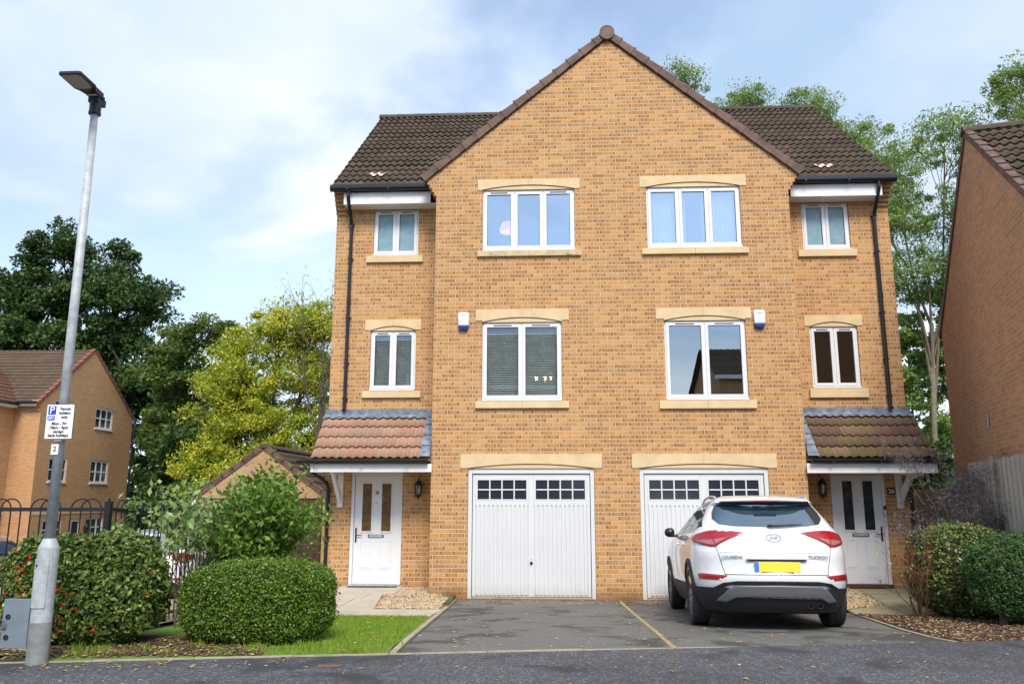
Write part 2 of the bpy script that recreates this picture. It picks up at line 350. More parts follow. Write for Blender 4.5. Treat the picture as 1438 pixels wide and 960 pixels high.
def randcol(name, stops, rough=.6, trans=0.0, spec=.4):
    m_, t, b = newmat(name); s_ = t.nodes.new('ShaderNodeSeparateXYZ'); t.links.new(uvco(t), s_.inputs[0])
    c = ramp(t, s_.outputs[0], stops); t.links.new(c, b.inputs['Base Color']); b.inputs['Roughness'].default_value = rough; b.inputs['Specular IOR Level'].default_value = spec
    if trans:
        tl = t.nodes.new('ShaderNodeBsdfTranslucent'); t.links.new(c, tl.inputs[0]); ms = t.nodes.new('ShaderNodeMixShader'); ms.inputs[0].default_value = trans
        t.links.new(b.outputs[0], ms.inputs[1]); t.links.new(tl.outputs[0], ms.inputs[2]); t.links.new(ms.outputs[0], t.nodes['Material Output'].inputs[0])
    return m_
M['pebble'] = randcol('pebbles', [(0,(.22,.15,.08)),(.3,(.42,.30,.17)),(.6,(.55,.42,.27)),(.85,(.60,.50,.36)),(1,(.28,.18,.11))], .8)
M['grassblade'] = randcol('grass_blades', [(0,(0.121,0.247,0.014)),(.5,(0.203,0.364,0.024)),(.85,(0.324,0.442,0.048)),(1,(0.459,0.390,0.120))], .6, .35)
M['fallen'] = randcol('fallen_leaf', [(0,(.50,.33,.05)),(.35,(.62,.48,.12)),(.6,(.30,.17,.06)),(.8,(.62,.55,.38)),(1,(.22,.10,.05))], .7, .15)
M['chips'] = randcol('bark_chip', [(0,(.05,.028,.018)),(.5,(.12,.065,.04)),(.8,(.20,.12,.07)),(1,(.42,.32,.19))], .9)
M['leaf_box'] = randcol('box_leaf', [(0,(.045,.095,.012)),(.4,(.095,.175,.018)),(.8,(.17,.27,.028)),(1,(.28,.36,.05))], .42, .22)
M['leaf_pyr'] = randcol('pyracantha_leaf', [(0,(.040,.085,.02)),(.4,(.085,.15,.028)),(.75,(.19,.25,.05)),(.93,(.34,.36,.10)),(1,(.38,.16,.05))], .38, .2)
M['leaf_bush'] = randcol('shrub_leaf', [(0,(.06,.13,.02)),(.5,(.12,.23,.028)),(.85,(.22,.34,.05)),(1,(.38,.44,.10))], .4, .3)
M['leaf_pale'] = randcol('pale_shrub_leaf', [(0,(.16,.28,.08)),(.6,(.28,.40,.12)),(1,(.45,.55,.25))], .45, .35)
M['leaf_var'] = randcol('variegated_leaf', [(0,(0.048,0.088,0.030)),(.4,(0.088,0.136,0.042)),(.7,(0.240,0.272,0.075)),(.9,(0.512,0.480,0.180)),(1,(0.448,0.128,0.060))], .42, .2)
M['leaf_con'] = randcol('conifer_leaf', [(0,(.035,.085,.025)),(.5,(.065,.14,.035)),(.9,(.12,.21,.05)),(1,(.22,.22,.07))], .5, .2)
M['leaf_dark'] = randcol('dark_tree_leaf', [(0,(.026,.060,.014)),(.5,(.050,.100,.02)),(.85,(.085,.145,.03)),(1,(.15,.20,.045))], .5, .22)
M['leaf_mid'] = randcol('mid_tree_leaf', [(0,(.050,.095,.018)),(.5,(.10,.16,.026)),(.9,(.20,.23,.045)),(1,(.42,.34,.08))], .5, .28)
M['leaf_yel'] = randcol('yellowing_leaf', [(0,(.14,.23,.02)),(.35,(.30,.40,.035)),(.65,(.58,.56,.055)),(1,(.86,.70,.08))], .5, .35)
M['leaf_ash'] = randcol('ash_leaf', [(0,(.12,.21,.05)),(.5,(.22,.34,.08)),(.82,(.34,.42,.13)),(.93,(.52,.46,.10)),(1,(.30,.17,.07))], .5, .32)
M['leaf_maple'] = randcol('purple_maple_leaf', [(0,(.085,.068,.08)),(.5,(.15,.13,.145)),(1,(.30,.27,.28))], .6, .2)
M['berry'] = plain('red_berry', (.62,.025,.012), .35)
M['bark'] = plain('tree_bark', (.09,.075,.055), .9, var=.3, vs=8, bmp=.4)
M['bark_pale'] = plain('pale_bark', (.17,.14,.095), .85, var=.2, vs=8, bmp=.3)
M['bark_red'], t, b = newmat('red_stems'); _s = t.nodes.new('ShaderNodeSeparateXYZ'); t.links.new(objco(t), _s.inputs[0]); t.links.new(mixc(t, smooth(t, _s.outputs[2], .25, .85), (.085,.055,.035), (.26,.065,.04)), b.inputs['Base Color'])
M['fence_wood'] = None
def woodmat(name, a, b_, dirtc):
    m_, t, b = newmat(name); uv = uvco(t); s_ = t.nodes.new('ShaderNodeSeparateXYZ'); t.links.new(uv, s_.inputs[0])
    cb = t.nodes.new('ShaderNodeCombineXYZ'); t.links.new(math_(t, 'MULTIPLY', s_.outputs[0], 30), cb.inputs[0]); t.links.new(math_(t, 'MULTIPLY', s_.outputs[1], 1.6), cb.inputs[1])
    c = mixc(t, noise(t, cb.outputs[0], 1, 5, .6), a, b_)
    fl = math_(t, 'FLOOR', math_(t, 'DIVIDE', s_.outputs[0], .125)); wn = t.nodes.new('ShaderNodeTexWhiteNoise'); wn.noise_dimensions = '1D'; t.links.new(fl, wn.inputs['W'])
    c = mixc(t, math_(t, 'MULTIPLY', wn.outputs['Value'], .3), c, dirtc)
    c = mixc(t, math_(t, 'MULTIPLY', smooth(t, noise(t, uv, 2.2, 5, .6), .45, .7), .5), c, dirtc)
    t.links.new(c, b.inputs['Base Color']); b.inputs['Roughness'].default_value = .9; return m_
M['fence_wood'] = woodmat('weathered_fence_boards', (.24,.20,.14), (.34,.29,.21), (.12,.10,.07))
M['fence_grey'] = woodmat('silvered_fence_boards', (.36,.33,.28), (.48,.45,.39), (.22,.20,.17))
def carpaint(name, c): 
    m_, t, b = newmat(name); b.inputs['Base Color'].default_value = (*c, 1); b.inputs['Roughness'].default_value = .3; b.inputs['Coat Weight'].default_value = 1; b.inputs['Coat Roughness'].default_value = .04; return m_
M['carwhite'] = carpaint('white_car_paint', (.68,.69,.71))
M['cargrey'] = carpaint('dark_grey_car_paint', (.055,.062,.078))
M['redlens'] = carpaint('red_lens', (.33,.004,.010))
M['clearlens'] = carpaint('clear_lens', (.33,.14,.14))
M['silver'] = plain('silver_trim', (.15,.155,.165), .42, .2)
M['cladding'] = plain('black_cladding', (.016,.017,.020), .65)
M['yellow'] = plain('yellow_plate', (.86,.66,.05), .4)
M['plateblue'] = plain('plate_blue', (.03,.20,.65), .4)
M['headlens'] = carpaint('headlamp_lens', (.55,.58,.62))
M['pinktile'] = plain('pale_pink_patch', (.72,.47,.42), .8, var=.1)
M['greentop'] = plain('iron_cover', (.17,.085,.055), .8, var=.2)
# ------------------------------------------------------------------ ground: one sheet to the horizon and what is laid on it
def sstep(a, b, x):
    t = min(1, max(0, (x-a)/(b-a))); return t*t*(3-2*t)
def hh(y): return 0.0 if y > -.37 else min(.38, (-y-.37)*.0605)
def hgl(x, y):
    base = hh(y)
    if x > -5.55: return base
    left = .38 if y < -7 else .38-(y+7)*.081
    left = max(-1.45, left)
    a = sstep(-5.75, -8.2, x)
    return base*(1-a)+left*a
def hgr(x, y): return hgl(x, y)
def ground_z(x, y):
    z = hgl(x, y)
    if x > -5.6 and y > 9: z = -min(1.45, (y-9)*.08)
    if x <= -5.6 and y > 9:
        a = sstep(-5.6, -8.2, x); z = z*a-(1-a)*min(1.45, (y-9)*.08)
    return z-.012
def clip_y(poly, y0, keep_above):
    out = []; n = len(poly)
    for i in range(n):
        a, b = poly[i], poly[(i+1) % n]; ia = (a[1] >= y0) == keep_above; ib = (b[1] >= y0) == keep_above
        if ia: out.append(a)
        if ia != ib:
            t = (y0-a[1])/(b[1]-a[1]); out.append((a[0]+(b[0]-a[0])*t, y0))
    return out
YB = -.37-.38/.0605
def patch_ground(name, poly, off, mat_, hf=None, thick=0, smoothz=None, label=None):
    hf = hf or (lambda x, y: hh(y)); mb = MB(); rest = poly; parts = []
    for yb in (-.37, -2.0, YB):
        up_ = clip_y(rest, yb, True); rest = clip_y(rest, yb, False)
        if len(up_) > 2: parts.append(up_)
    if len(rest) > 2: parts.append(rest)
    for p in parts:
        pts = [(x, y, hf(x, y)+off) for x, y in p]
        if thick: mb.prism(pts, (0, 0, -thick))
        else: mb.face(pts)
    o = mb.build(name, mat_); return tag(o, kind='structure')
def yk(x): return -6.556+.176*x
# big sheet
def axis_vals(lo, hi, fine):
    v = sorted(set([lo, hi]+fine)); return v
xs = [-1500,-300,-120,-70,-50,-42,-36,-31,-27,-24,-21,-18,-15,-13,-11.5,-10.2,-9,-8.2,-7.6,-7,-6.5,-6.1,-5.75,-5.55,0,5,9,14,20,40,120,300,1500]
ys = [-1500,-300,-100,-50,-40,-30,-20,-14,-10,-8,-7,YB,-5.5,-4.5,-3.5,-2.5,-1.4,-.37,1,2.5,4,6,9,11,13,15,18,21,23,24.4,26,29,33,37,41,48,60,100,200,500,1500]
mb = MB(); vs_ = [(x, y, ground_z(x, y)) for y in ys for x in xs]; mb.v = vs_; nx_ = len(xs)
for j in range(len(ys)-1):
    for i in range(nx_-1): mb.f.append((j*nx_+i, j*nx_+i+1, (j+1)*nx_+i+1, (j+1)*nx_+i)); mb.mi.append(0)
tag(mb.build('ground', M['land'], smooth=True), kind='structure')
# road in front (continues both ways and behind the camera)
patch_ground('road', [(-60, yk(-60)*1.0), (60, yk(60)), (60, -17+60*.176), (-60, -17-60*.176)], .004, M['road'], hf=lambda x, y: .38 if (x < -5 or x > 12) else hh(y))
patch_ground('driveway', [(-2.80, 0), (-2.66, -3.44), (-2.52, yk(-2.52)), (2.86, yk(2.86)), (2.80, -5.4), (2.84, -4.6), (2.97, -3.5), (3.14, -2.1), (3.02, 0)], .004, M['drive'])
def strip(name, pts, w, mat_, off=.010, th=.06):
    mb = MB()
    for a, b in zip(pts[:-1], pts[1:]):
        d = Vector((b[0]-a[0], b[1]-a[1], 0)).normalized(); n_ = Vector((-d.y, d.x, 0))*w/2; L = math.hypot(b[0]-a[0], b[1]-a[1]); k = max(1, round(L/.9))
        for i in range(k):
            p = [a[j]+(b[j]-a[j])*i/k for j in (0, 1)]; q = [a[j]+(b[j]-a[j])*((i+1)/k)-d[j]*.006 for j in (0, 1)]
            jz = random.uniform(-.002, .002)
            pts4 = [(p[0]+n_.x, p[1]+n_.y), (p[0]-n_.x, p[1]-n_.y), (q[0]-n_.x, q[1]-n_.y), (q[0]+n_.x, q[1]+n_.y)]
            mb.prism([(x, y, hh(y)+off+jz) for x, y in pts4], (0, 0, -th))
    return tag(mb.build(name, mat_), kind='structure')
strip('driveway_edging', [(-2.86, -.05), (-2.72, -3.44), (-2.58, yk(-2.58)+.03)], .06, M['edging'], .018)
strip('driveway_divider', [(.0, -.12), (.0, yk(0)+.04)], .05, M['edging_y'], .010)
strip('kerb', [(-5.9, yk(-5.9)), (-2.6, yk(-2.6)), (0, yk(0)), (2.9, yk(2.9)), (12, yk(12))], .035, M['edging'], .013)
strip('bed_edging', [(3.17, -2.1), (3.0, -3.5), (2.87, -4.6), (2.83, -5.4), (2.89, yk(2.89)+.03)], .04, M['edging'], .02)
hl = lambda x, y: max(.10, hh(y))
hr = lambda x, y: max(.13, hh(y))
# left yard
patch_ground('lawn', [(-2.76, -3.32), (-2.62, yk(-2.62)), (-5.6, yk(-5.6)), (-5.55, -3.32)], .012, M['lawn'], hl)
patch_ground('verge', [(-3.9, -6.25), (-3.7, yk(-3.7)+.03), (-12, -7.62), (-12, -6.2), (-5.9, -6.1)], .022, M['earth'], lambda x, y: .372)
patch_ground('gravel_bed', [(-3.95, .81), (-3.87, -.25), (-4.08, -.25), (-3.83, -2.1), (-2.83, -2.1), (-2.88, 0), (-3.0, .81)], .004, M['gravelbed'], lambda x, y: max(.085, hh(y)) if y < -.6 else .10-.05*sstep(-3.6, -2.9, x))
# soil under the hedges and yard base
patch_ground('yard_soil', [(-5.5, .81), (-2.84, .81), (-2.84, -.1), (-2.70, -3.4), (-5.55, -3.4)], .000, M['earth'], lambda x, y: hl(x, y)-.015)
def slab_field(name, rects, mat_, hf, th=.05, off=.015):
    mb = MB()
    for p in rects:
        jz = random.uniform(-.003, .003)
        mb.prism([(x, y, hf(x, y)+off+jz) for x, y in p], (0, 0, -th))
    return tag(mb.build(name, mat_, bevel=.004), kind='structure')
g_ = .008
def grid_slabs(x0, x1, y0, y1, sx, sy, ph=0):
    out = []; y = y1; r = 0
    while y > y0+.05:
        ya = max(y0, y-sy); x = x0-(ph*sx if r % 2 else 0)
        while x < x1-.03:
            a, b = max(x0, x), min(x1, x+sx)
            if b-a > .06: out.append([(a+g_/2, ya+g_/2), (b-g_/2, ya+g_/2), (b-g_/2, y-g_/2), (a+g_/2, y-g_/2)])
            x += sx
        y = ya; r += 1
    return out
sl = grid_slabs(-5.35, -3.88, -.25, .80, .6, .55, .5)
slab_field('doorstep_paving', sl, M['slab'], lambda x, y: .115)
rows = []
for (ya, yb) in ((-.25, -.88), (-.88, -1.5), (-1.5, -2.1)):
    xr = lambda y: -4.08+(y+.25)/(-1.85)*.25
    for k, (a, b) in enumerate(((-5.3, -4.75), (-4.75, -4.30 if ya > -.5 else -4.42), (-4.30 if ya > -.5 else -4.42, None))):
        if b is None: rows.append([(a+g_/2, yb+g_/2), (xr(yb), yb+g_/2), (xr(ya), ya-g_/2), (a+g_/2, ya-g_/2)])
        else: rows.append([(a+g_/2, yb+g_/2), (b-g_/2, yb+g_/2), (b-g_/2, ya-g_/2), (a+g_/2, ya-g_/2)])
for a, b in ((-5.3, -4.6), (-4.6, -3.95), (-3.95, -3.3), (-3.3, -2.80)): rows.append([(a+g_/2, -3.30), (b-g_/2, -3.30), (b-g_/2, -2.1-g_/2), (a+g_/2, -2.1-g_/2)])
slab_field('garden_path', rows, M['slab'], hl, .05, .012)
# right yard
patch_ground('mulch_bed', [(3.10, -2.45), (4.6, -2.65), (5.3, -1.2), (5.9, 1.0), (12, 1.0), (12, yk(12)+.03), (2.91, yk(2.91)+.03), (2.85, -5.4), (2.89, -4.6), (3.02, -3.5)], .018, M['mulch'], hr)
patch_ground('gravel_strip', [(3.0, .81), (4.2, .81), (4.15, 0), (3.9, -1.5), (3.15, -2.0), (3.03, 0)], .006, M['gravelbed'], hr)
rr = grid_slabs(4.16, 5.8, -.3, .80, .6, .55, .5)
rr += [[(4.12, -.31), (4.9, -.31), (4.75, -1.4), (3.93, -1.4)], [(4.91, -.31), (5.6, -.31), (5.3, -1.1), (4.76, -1.4)], [(3.92, -1.41), (4.75, -1.41), (4.42, -2.6), (3.8, -2.55)], [(3.16, -2.02), (3.90, -1.45), (3.79, -2.55), (3.12, -2.48)]]
slab_field('side_path', rr, M['slab_moss'], hr)
# courtyard behind the railings, far left
def sheet(name, x0, x1, y0, y1, off, mat_, nx=10, ny=16):
    mb = MB()
    for j in range(ny+1):
        for i in range(nx+1):
            x, y = x0+(x1-x0)*i/nx, y0+(y1-y0)*j/ny; mb.v.append((x, y, hgl(x, y)+off))
    for j in range(ny):
        for i in range(nx): mb.f.append((j*(nx+1)+i, j*(nx+1)+i+1, (j+1)*(nx+1)+i+1, (j+1)*(nx+1)+i)); mb.mi.append(0)
    return tag(mb.build(name, mat_, smooth=True), kind='structure')
sheet('courtyard_paving', -24, -5.75, -6.2, 24, .03, M['court'], 40, 40)
# ---- loose stuff: pebbles, grass blades, fallen leaves, bark chips
def inpoly(p, poly):
    x, y = p; c = False; n = len(poly)
    for i in range(n):
        x1, y1 = poly[i]; x2, y2 = poly[(i+1) % n]
        if (y1 > y) != (y2 > y) and x < (x2-x1)*(y-y1)/(y2-y1)+x1: c = not c
    return c
def rand_in(poly, n):
    xs_ = [p[0] for p in poly]; ys_ = [p[1] for p in poly]; out = []
    while len(out) < n:
        p = (random.uniform(min(xs_), max(xs_)), random.uniform(min(ys_), max(ys_)))
        if inpoly(p, poly): out.append(p)
    return out
def fast_mesh(name, V, F, rnd, mat_, parent=None, smooth_=False):
    # V (n,3) F (m,k) rnd (m,)
    me = bpy.data.meshes.new(name); m_, k = F.shape
    me.vertices.add(len(V)); me.vertices.foreach_set('co', np.asarray(V, np.float32).ravel())
    me.loops.add(m_*k); me.loops.foreach_set('vertex_index', F.astype(np.int32).ravel())
    me.polygons.add(m_); me.polygons.foreach_set('loop_start', np.arange(0, m_*k, k, dtype=np.int32)); me.polygons.foreach_set('loop_total', np.full(m_, k, dtype=np.int32))
    if smooth_: me.polygons.foreach_set('use_smooth', np.ones(m_, dtype=bool))
    me.update(calc_edges=True); me.materials.append(mat_)
    ul = me.uv_layers.new(name='uv'); uv = np.zeros((m_*k, 2), np.float32); uv[:, 0] = np.repeat(rnd, k); uv[:, 1] = .5; ul.data.foreach_set('uv', uv.ravel())
    o = bpy.data.objects.new(name, me); COL.objects.link(o)
    if parent: o.parent = parent
    return o
OCT_V = np.array([(1,0,0),(-1,0,0),(0,1,0),(0,-1,0),(0,0,1),(0,0,-1)], float); OCT_F = np.array([(0,2,4),(2,1,4),(1,3,4),(3,0,4),(2,0,5),(1,2,5),(3,1,5),(0,3,5)])
def scatter_lumps(name, P, smin, smax, flat, mat_, parent=None):
    P = np.array(P); n = len(P); s = RNG.uniform(smin, smax, (n,1,1)); a = RNG.uniform(0, 6.28, n); V = OCT_V[None]*np.stack([np.ones(n), RNG.uniform(.6,1,n), RNG.uniform(flat*.7, flat*1.3, n)], 1)[:, None, :]
    V = V*(1+RNG.uniform(-.25,.25,(n,6,1)))
    c, s_ = np.cos(a)[:, None], np.sin(a)[:, None]; x = V[..., 0]*c-V[..., 1]*s_; y = V[..., 0]*s_+V[..., 1]*c
    V = np.stack([x, y, V[..., 2]], -1)*s+P[:, None, :]
    F = (OCT_F[None]+np.arange(n)[:, None, None]*6).reshape(-1, 3)
    return fast_mesh(name, V.reshape(-1, 3), F, np.repeat(RNG.uniform(0, 1, n), 8), mat_, parent, True)
gp = [(-3.93, .79), (-3.86, -.2), (-4.05, -.27), (-3.80, -2.08), (-2.87, -2.08), (-2.9, -.05), (-3.34, -.05), (-3.34, .79)]
def gz(x, y): return (max(.085, hh(y)) if y < -.6 else .10-.05*sstep(-3.6, -2.9, x))+.012
tag(scatter_lumps('gravel', [(x, y, gz(x, y)+random.uniform(0, .015)) for x, y in rand_in(gp, 5200)], .012, .027, .6, M['pebble']), 'loose tan pea gravel heaped beside the left doorstep slabs', 'gravel', kind='stuff')
gp2 = [(3.36, .79), (4.15, .79), (4.12, 0), (3.88, -1.5), (3.17, -1.98), (3.06, -.05)]
tag(scatter_lumps('gravel', [(x, y, hr(x, y)+.012+random.uniform(0, .015)) for x, y in rand_in(gp2, 3200)], .012, .027, .6, M['pebble']), 'leaf-strewn gravel patch behind the white car, before the right front door', 'gravel', kind='stuff')
mp = [(3.12, -2.5), (4.6, -2.7), (6.6, -2.2), (7, -5.2), (2.93, yk(2.93)+.06), (2.88, -5.4), (2.92, -4.6), (3.05, -3.5)]
tag(scatter_lumps('bark_chips', [(x, y, hr(x, y)+.025+random.uniform(0, .01)) for x, y in rand_in(mp, 5200)], .012, .034, .3, M['chips']), 'bark chips and dead leaves covering the planted bed on the right', 'bark mulch', kind='stuff')
vp_ = [(-3.9, -6.35), (-3.75, yk(-3.75)+.04), (-7.2, -7.62), (-7.4, -6.75), (-5.9, -6.2)]
tag(scatter_lumps('leaf_litter', [(x, y, .398+random.uniform(0, .006)) for x, y in rand_in(vp_, 3000)], .010, .028, .25, M['chips']), 'brown litter of dead leaves under the hedges on the left', 'leaf litter', kind='stuff')
def blades(name, P, h, w, mat_, lean=.5):
    P = np.array(P); n = len(P); a = RNG.uniform(0, 6.28, n); hgt = h*RNG.uniform(.5, 1.2, n); wd = w*RNG.uniform(.7, 1.2, n)
    dx, dy = np.cos(a), np.sin(a); ln = RNG.uniform(0, lean, n)*hgt; b = RNG.uniform(0, 6.28, n)
    A = P+np.stack([dx*wd, dy*wd, np.zeros(n)], 1); B = P-np.stack([dx*wd, dy*wd, np.zeros(n)], 1); C = P+np.stack([np.cos(b)*ln, np.sin(b)*ln, hgt], 1)
    V = np.stack([A, B, C], 1).reshape(-1, 3); F = np.arange(3*n).reshape(n, 3)
    return fast_mesh(name, V, F, RNG.uniform(0, 1, n), mat_)
lp = [(-2.80, -3.36), (-2.66, yk(-2.66)+.05), (-4.0, yk(-4.0)+.05), (-5.2, -6.9), (-5.2, -3.36)]
pts = []
for x, y in rand_in(lp, 34000):
    wear = sstep(-3.2, -4.1, x+.25*math.sin(y*3))*sstep(-5.2, -6.1, y)
    if random.random() < wear*.9: continue
    pts.append((x, y, max(.10, hh(y))+.01))
tag(blades('grass', pts, .035, .0035, M['grassblade']), 'short bright green grass of the small front lawn', 'grass', kind='stuff')
tufts = []
for cx_, cy_ in rand_in([(-2.72, -4), (-2.62, yk(-2.62)+.04), (-6, -7.35), (-6, -7.1), (-4.6, -6.75), (-4.4, -6.5), (-4.3, -6.0), (-2.9, -6.2)], 60):
    for k in range(26): tufts.append((cx_+random.gauss(0, .04), cy_+random.gauss(0, .03), max(.1, hh(cy_))+.01))
tag(blades('grass_tufts', tufts, .07, .004, M['grassblade'], .9), 'ragged grass tufts at the worn edge of the verge', 'grass', kind='stuff')
def flat_leaves(name, P, smin, smax, mat_):
    P = np.array(P); n = len(P); a = RNG.uniform(0, 6.28, n); s = RNG.uniform(smin, smax, n)
    base = np.array([(-1,0,0),(0,-.55,.12),(1,0,.0),(0,.55,.18)]); V = np.repeat(base[None], n, 0)
    c, s_ = np.cos(a)[:, None], np.sin(a)[:, None]; x = V[..., 0]*c-V[..., 1]*s_; y = V[..., 0]*s_+V[..., 1]*c
    z = V[..., 2]*RNG.uniform(.2, 1.8, (n, 1)); V = np.stack([x, y, z], -1)*s[:, None, None]+P[:, None, :]
    return fast_mesh(name, V.reshape(-1, 3), np.arange(4*n).reshape(n, 4), RNG.uniform(0, 1, n), mat_)
fl = [(x, y, hh(y)+.009) for x, y in rand_in([(-2.75, -.05), (-2.5, -6.9), (2.75, -6.0), (3.0, -.05)], 240)]
fl += [(x, y, hh(y)+.009) for x, y in rand_in([(-2.75, -.03), (-2.7, -.7), (2.9, -.7), (3.0, -.03)], 420)]
fl += [(x, y, .389) for x, y in rand_in([(-7, -7.8), (-7, -8.6), (3.4, -8.2), (3.4, -6.3)], 70)]
fl += [(x, y, .389) for x, y in rand_in([(-6.4, -7.72), (-6.4, -8.1), (-3.4, -7.6), (-3.4, -7.18)], 90)]
fl += [(x, y, max(.10, hh(y))+.035) for x, y in rand_in(lp, 110)]
fl += [(x, y, hr(x, y)+.035) for x, y in rand_in(mp, 520)]
fl += [(x, y, hr(x, y)+.035) for x, y in rand_in([(3.1, .5), (4.1, .5), (5.5, -.3), (4.4, -2.6), (3.1, -2.4)], 150)]
fl += [(x, y, .408) for x, y in rand_in(vp_, 260)]
tag(flat_leaves('fallen_leaves', fl, .014, .034, M['fallen']), 'yellow and brown autumn leaves scattered over the ground', 'fallen leaves', kind='stuff')
# ------------------------------------------------------------------ the pair of houses
house = empty('semi_detached_house', (0,0,0), 'tall three storey pair of buff brick houses joined under one central gable', 'house')
GX, WX, WY = 3.32, 5.46, .81
def wall_holes(mb, x0, x1, z0, z1, holes, y, rev=.10):
    xs = sorted(set([x0, x1]+[h[0] for h in holes]+[h[1] for h in holes])); zs = sorted(set([z0, z1]+[h[2] for h in holes]+[h[3] for h in holes]))
    for i in range(len(xs)-1):
        for j in range(len(zs)-1):
            cx_, cz_ = (xs[i]+xs[i+1])/2, (zs[j]+zs[j+1])/2
            if any(h[0] < cx_ < h[1] and h[2] < cz_ < h[3] for h in holes): continue
            mb.face([(xs[i], y, zs[j]), (xs[i+1], y, zs[j]), (xs[i+1], y, zs[j+1]), (xs[i], y, zs[j+1])])
    for a, b, c, d in holes:
        mb.face([(a, y, c), (a, y+rev, c), (a, y+rev, d), (a, y, d)]); mb.face([(b, y, c), (b, y, d), (b, y+rev, d), (b, y+rev, c)])
        mb.face([(a, y, c), (b, y, c), (b, y+rev, c), (a, y+rev, c)]); mb.face([(a, y, d), (a, y+rev, d), (b, y+rev, d), (b, y, d)])
W2 = [(-2.43, -.68, 6.30, 7.515), (.67, 2.42, 6.31, 7.515)]
W1 = [(-2.42, -.95, 3.465, 4.93), (.92, 2.39, 3.465, 4.93)]
GD = [(-2.65, -.40, .02, 2.26), (.40, 2.65, .02, 2.26)]
w2 = [(-4.70, -3.79, 6.485, 7.45), (3.79, 4.70, 6.485, 7.45)]
w1 = [(-4.69, -3.79, 3.77, 4.96), (3.79, 4.69, 3.77, 4.96)]
DR = [(-4.96, -3.98, .12, 2.22), (3.98, 4.96, .15, 2.22)]
mb = MB()
wall_holes(mb, -GX, GX, -.3, 7.725, W2+W1+GD, 0)
mb.face([(-3.5, 0, 7.725), (3.5, 0, 7.725), (0, 0, 10.60)])
for sx in (-1, 1):
    mb.face([(sx*GX, 0, -.3), (sx*GX, WY, -.3), (sx*GX, WY, 7.725), (sx*GX, 0, 7.725)])
    for k, e in enumerate((.045, .09, .135, .18)):       # corbelled brick kneeler at the gable springing
        z = 7.425+.075*k; mb.box(sx*GX, sx*(GX+e), .0005+.0004*k, .55, z, z+.075)
    for k, e in enumerate((.05, .10, .15, .20, .25)):          # corbel carrying the gutter at the outer corners
        z = 7.35+.075*k; mb.box(sx*5.25, sx*(WX+.004), WY-e, WY+.2, z, z+.068)
    mb.box(sx*5.25, sx*(WX+.004), WY-.29, WY+.2, 7.722, 7.80)
    hs = [h for h in w2+w1+DR if h[0]*sx > 0]
    wall_holes(mb, min(sx*GX, sx*WX), max(sx*GX, sx*WX), -.3, 7.72, hs, WY)
    mb.face([(sx*WX, WY, -.3), (sx*WX, 8.7, -.3), (sx*WX, 8.7, 7.8), (sx*WX, 4.75, 11.30), (sx*WX, WY, 7.95)])
mb.face([(-WX, 8.7, -.3), (WX, 8.7, -.3), (WX, 8.7, 7.8), (-WX, 8.7, 7.8)])
mb.build('wall', M['brick'], house)

def tiles(mb, O, U, V, width, length, gauge=.33, pitch=.15, amp=.042, lift=.042, nper=7, wfun=None):
    O, U, V = Vector(O), Vector(U).normalized(), Vector(V).normalized(); Nn = U.cross(V)
    if Nn.z < 0: Nn = -Nn
    n = int(round(width/pitch*nper)); c = 0
    def wv(u): 
        t = (u/pitch) % 1; return amp*(.5-.5*math.cos(2*math.pi*(t**1.7)))
    while c*gauge < length-.01:
        v0, v1 = c*gauge, min((c+1)*gauge+.0, length); b = len(mb.v); us = [width*i/n for i in range(n+1)]
        sag = .004*math.sin(c*1.7)
        for row, (vv, off) in enumerate(((v0+.045, -.006), (v0+.002, lift-.016), (v0, lift), (v1+.03, .004))):
            for u in us:
                w_ = wv(u); jit = .0035*math.sin(u*7.1+c*2.3)+.003*math.sin(math.floor(u/.3)*12.9+c*4.7)
                p = O+U*u+V*(vv+(jit if row < 3 else 0))+Nn*(off+w_+sag)
                mb.v.append(tuple(p))
        m_ = n+1
        for i in range(n):
            if wfun and not wfun(us[i]+width/n/2, (v0+v1)/2): continue
            for k in (0, m_): mb.f.append((b+k+i, b+k+i+1, b+k+m_+i+1, b+k+m_+i)); mb.mi.append(0); mb.uv[len(mb.f)-1] = [(us[i]/.3, c+.05), (us[i+1]/.3-1e-4, c+.05), (us[i+1]/.3-1e-4, c+.1), (us[i]/.3, c+.1)]
            k = 2*m_; mb.f.append((b+k+i, b+k+i+1, b+3*m_+i+1, b+3*m_+i)); mb.mi.append(0); mb.uv[len(mb.f)-1] = [(us[i]/.3, c+.1), (us[i+1]/.3-1e-4, c+.1), (us[i+1]/.3-1e-4, c+.95), (us[i]/.3, c+.95)]
        c += 1
E_Y, E_Z, R_Y, R_Z = .47, 7.80, 4.75, 11.40
sl_v = Vector((0, R_Y-E_Y, R_Z-E_Z)); SL = sl_v.length
mb = MB(); tiles(mb, (-5.52, E_Y, E_Z), (1,0,0), sl_v, 11.04, SL)
tiles(mb, (5.52, 2*R_Y-E_Y, E_Z), (-1,0,0), (0, -sl_v.y, sl_v.z), 11.04, SL, nper=4)
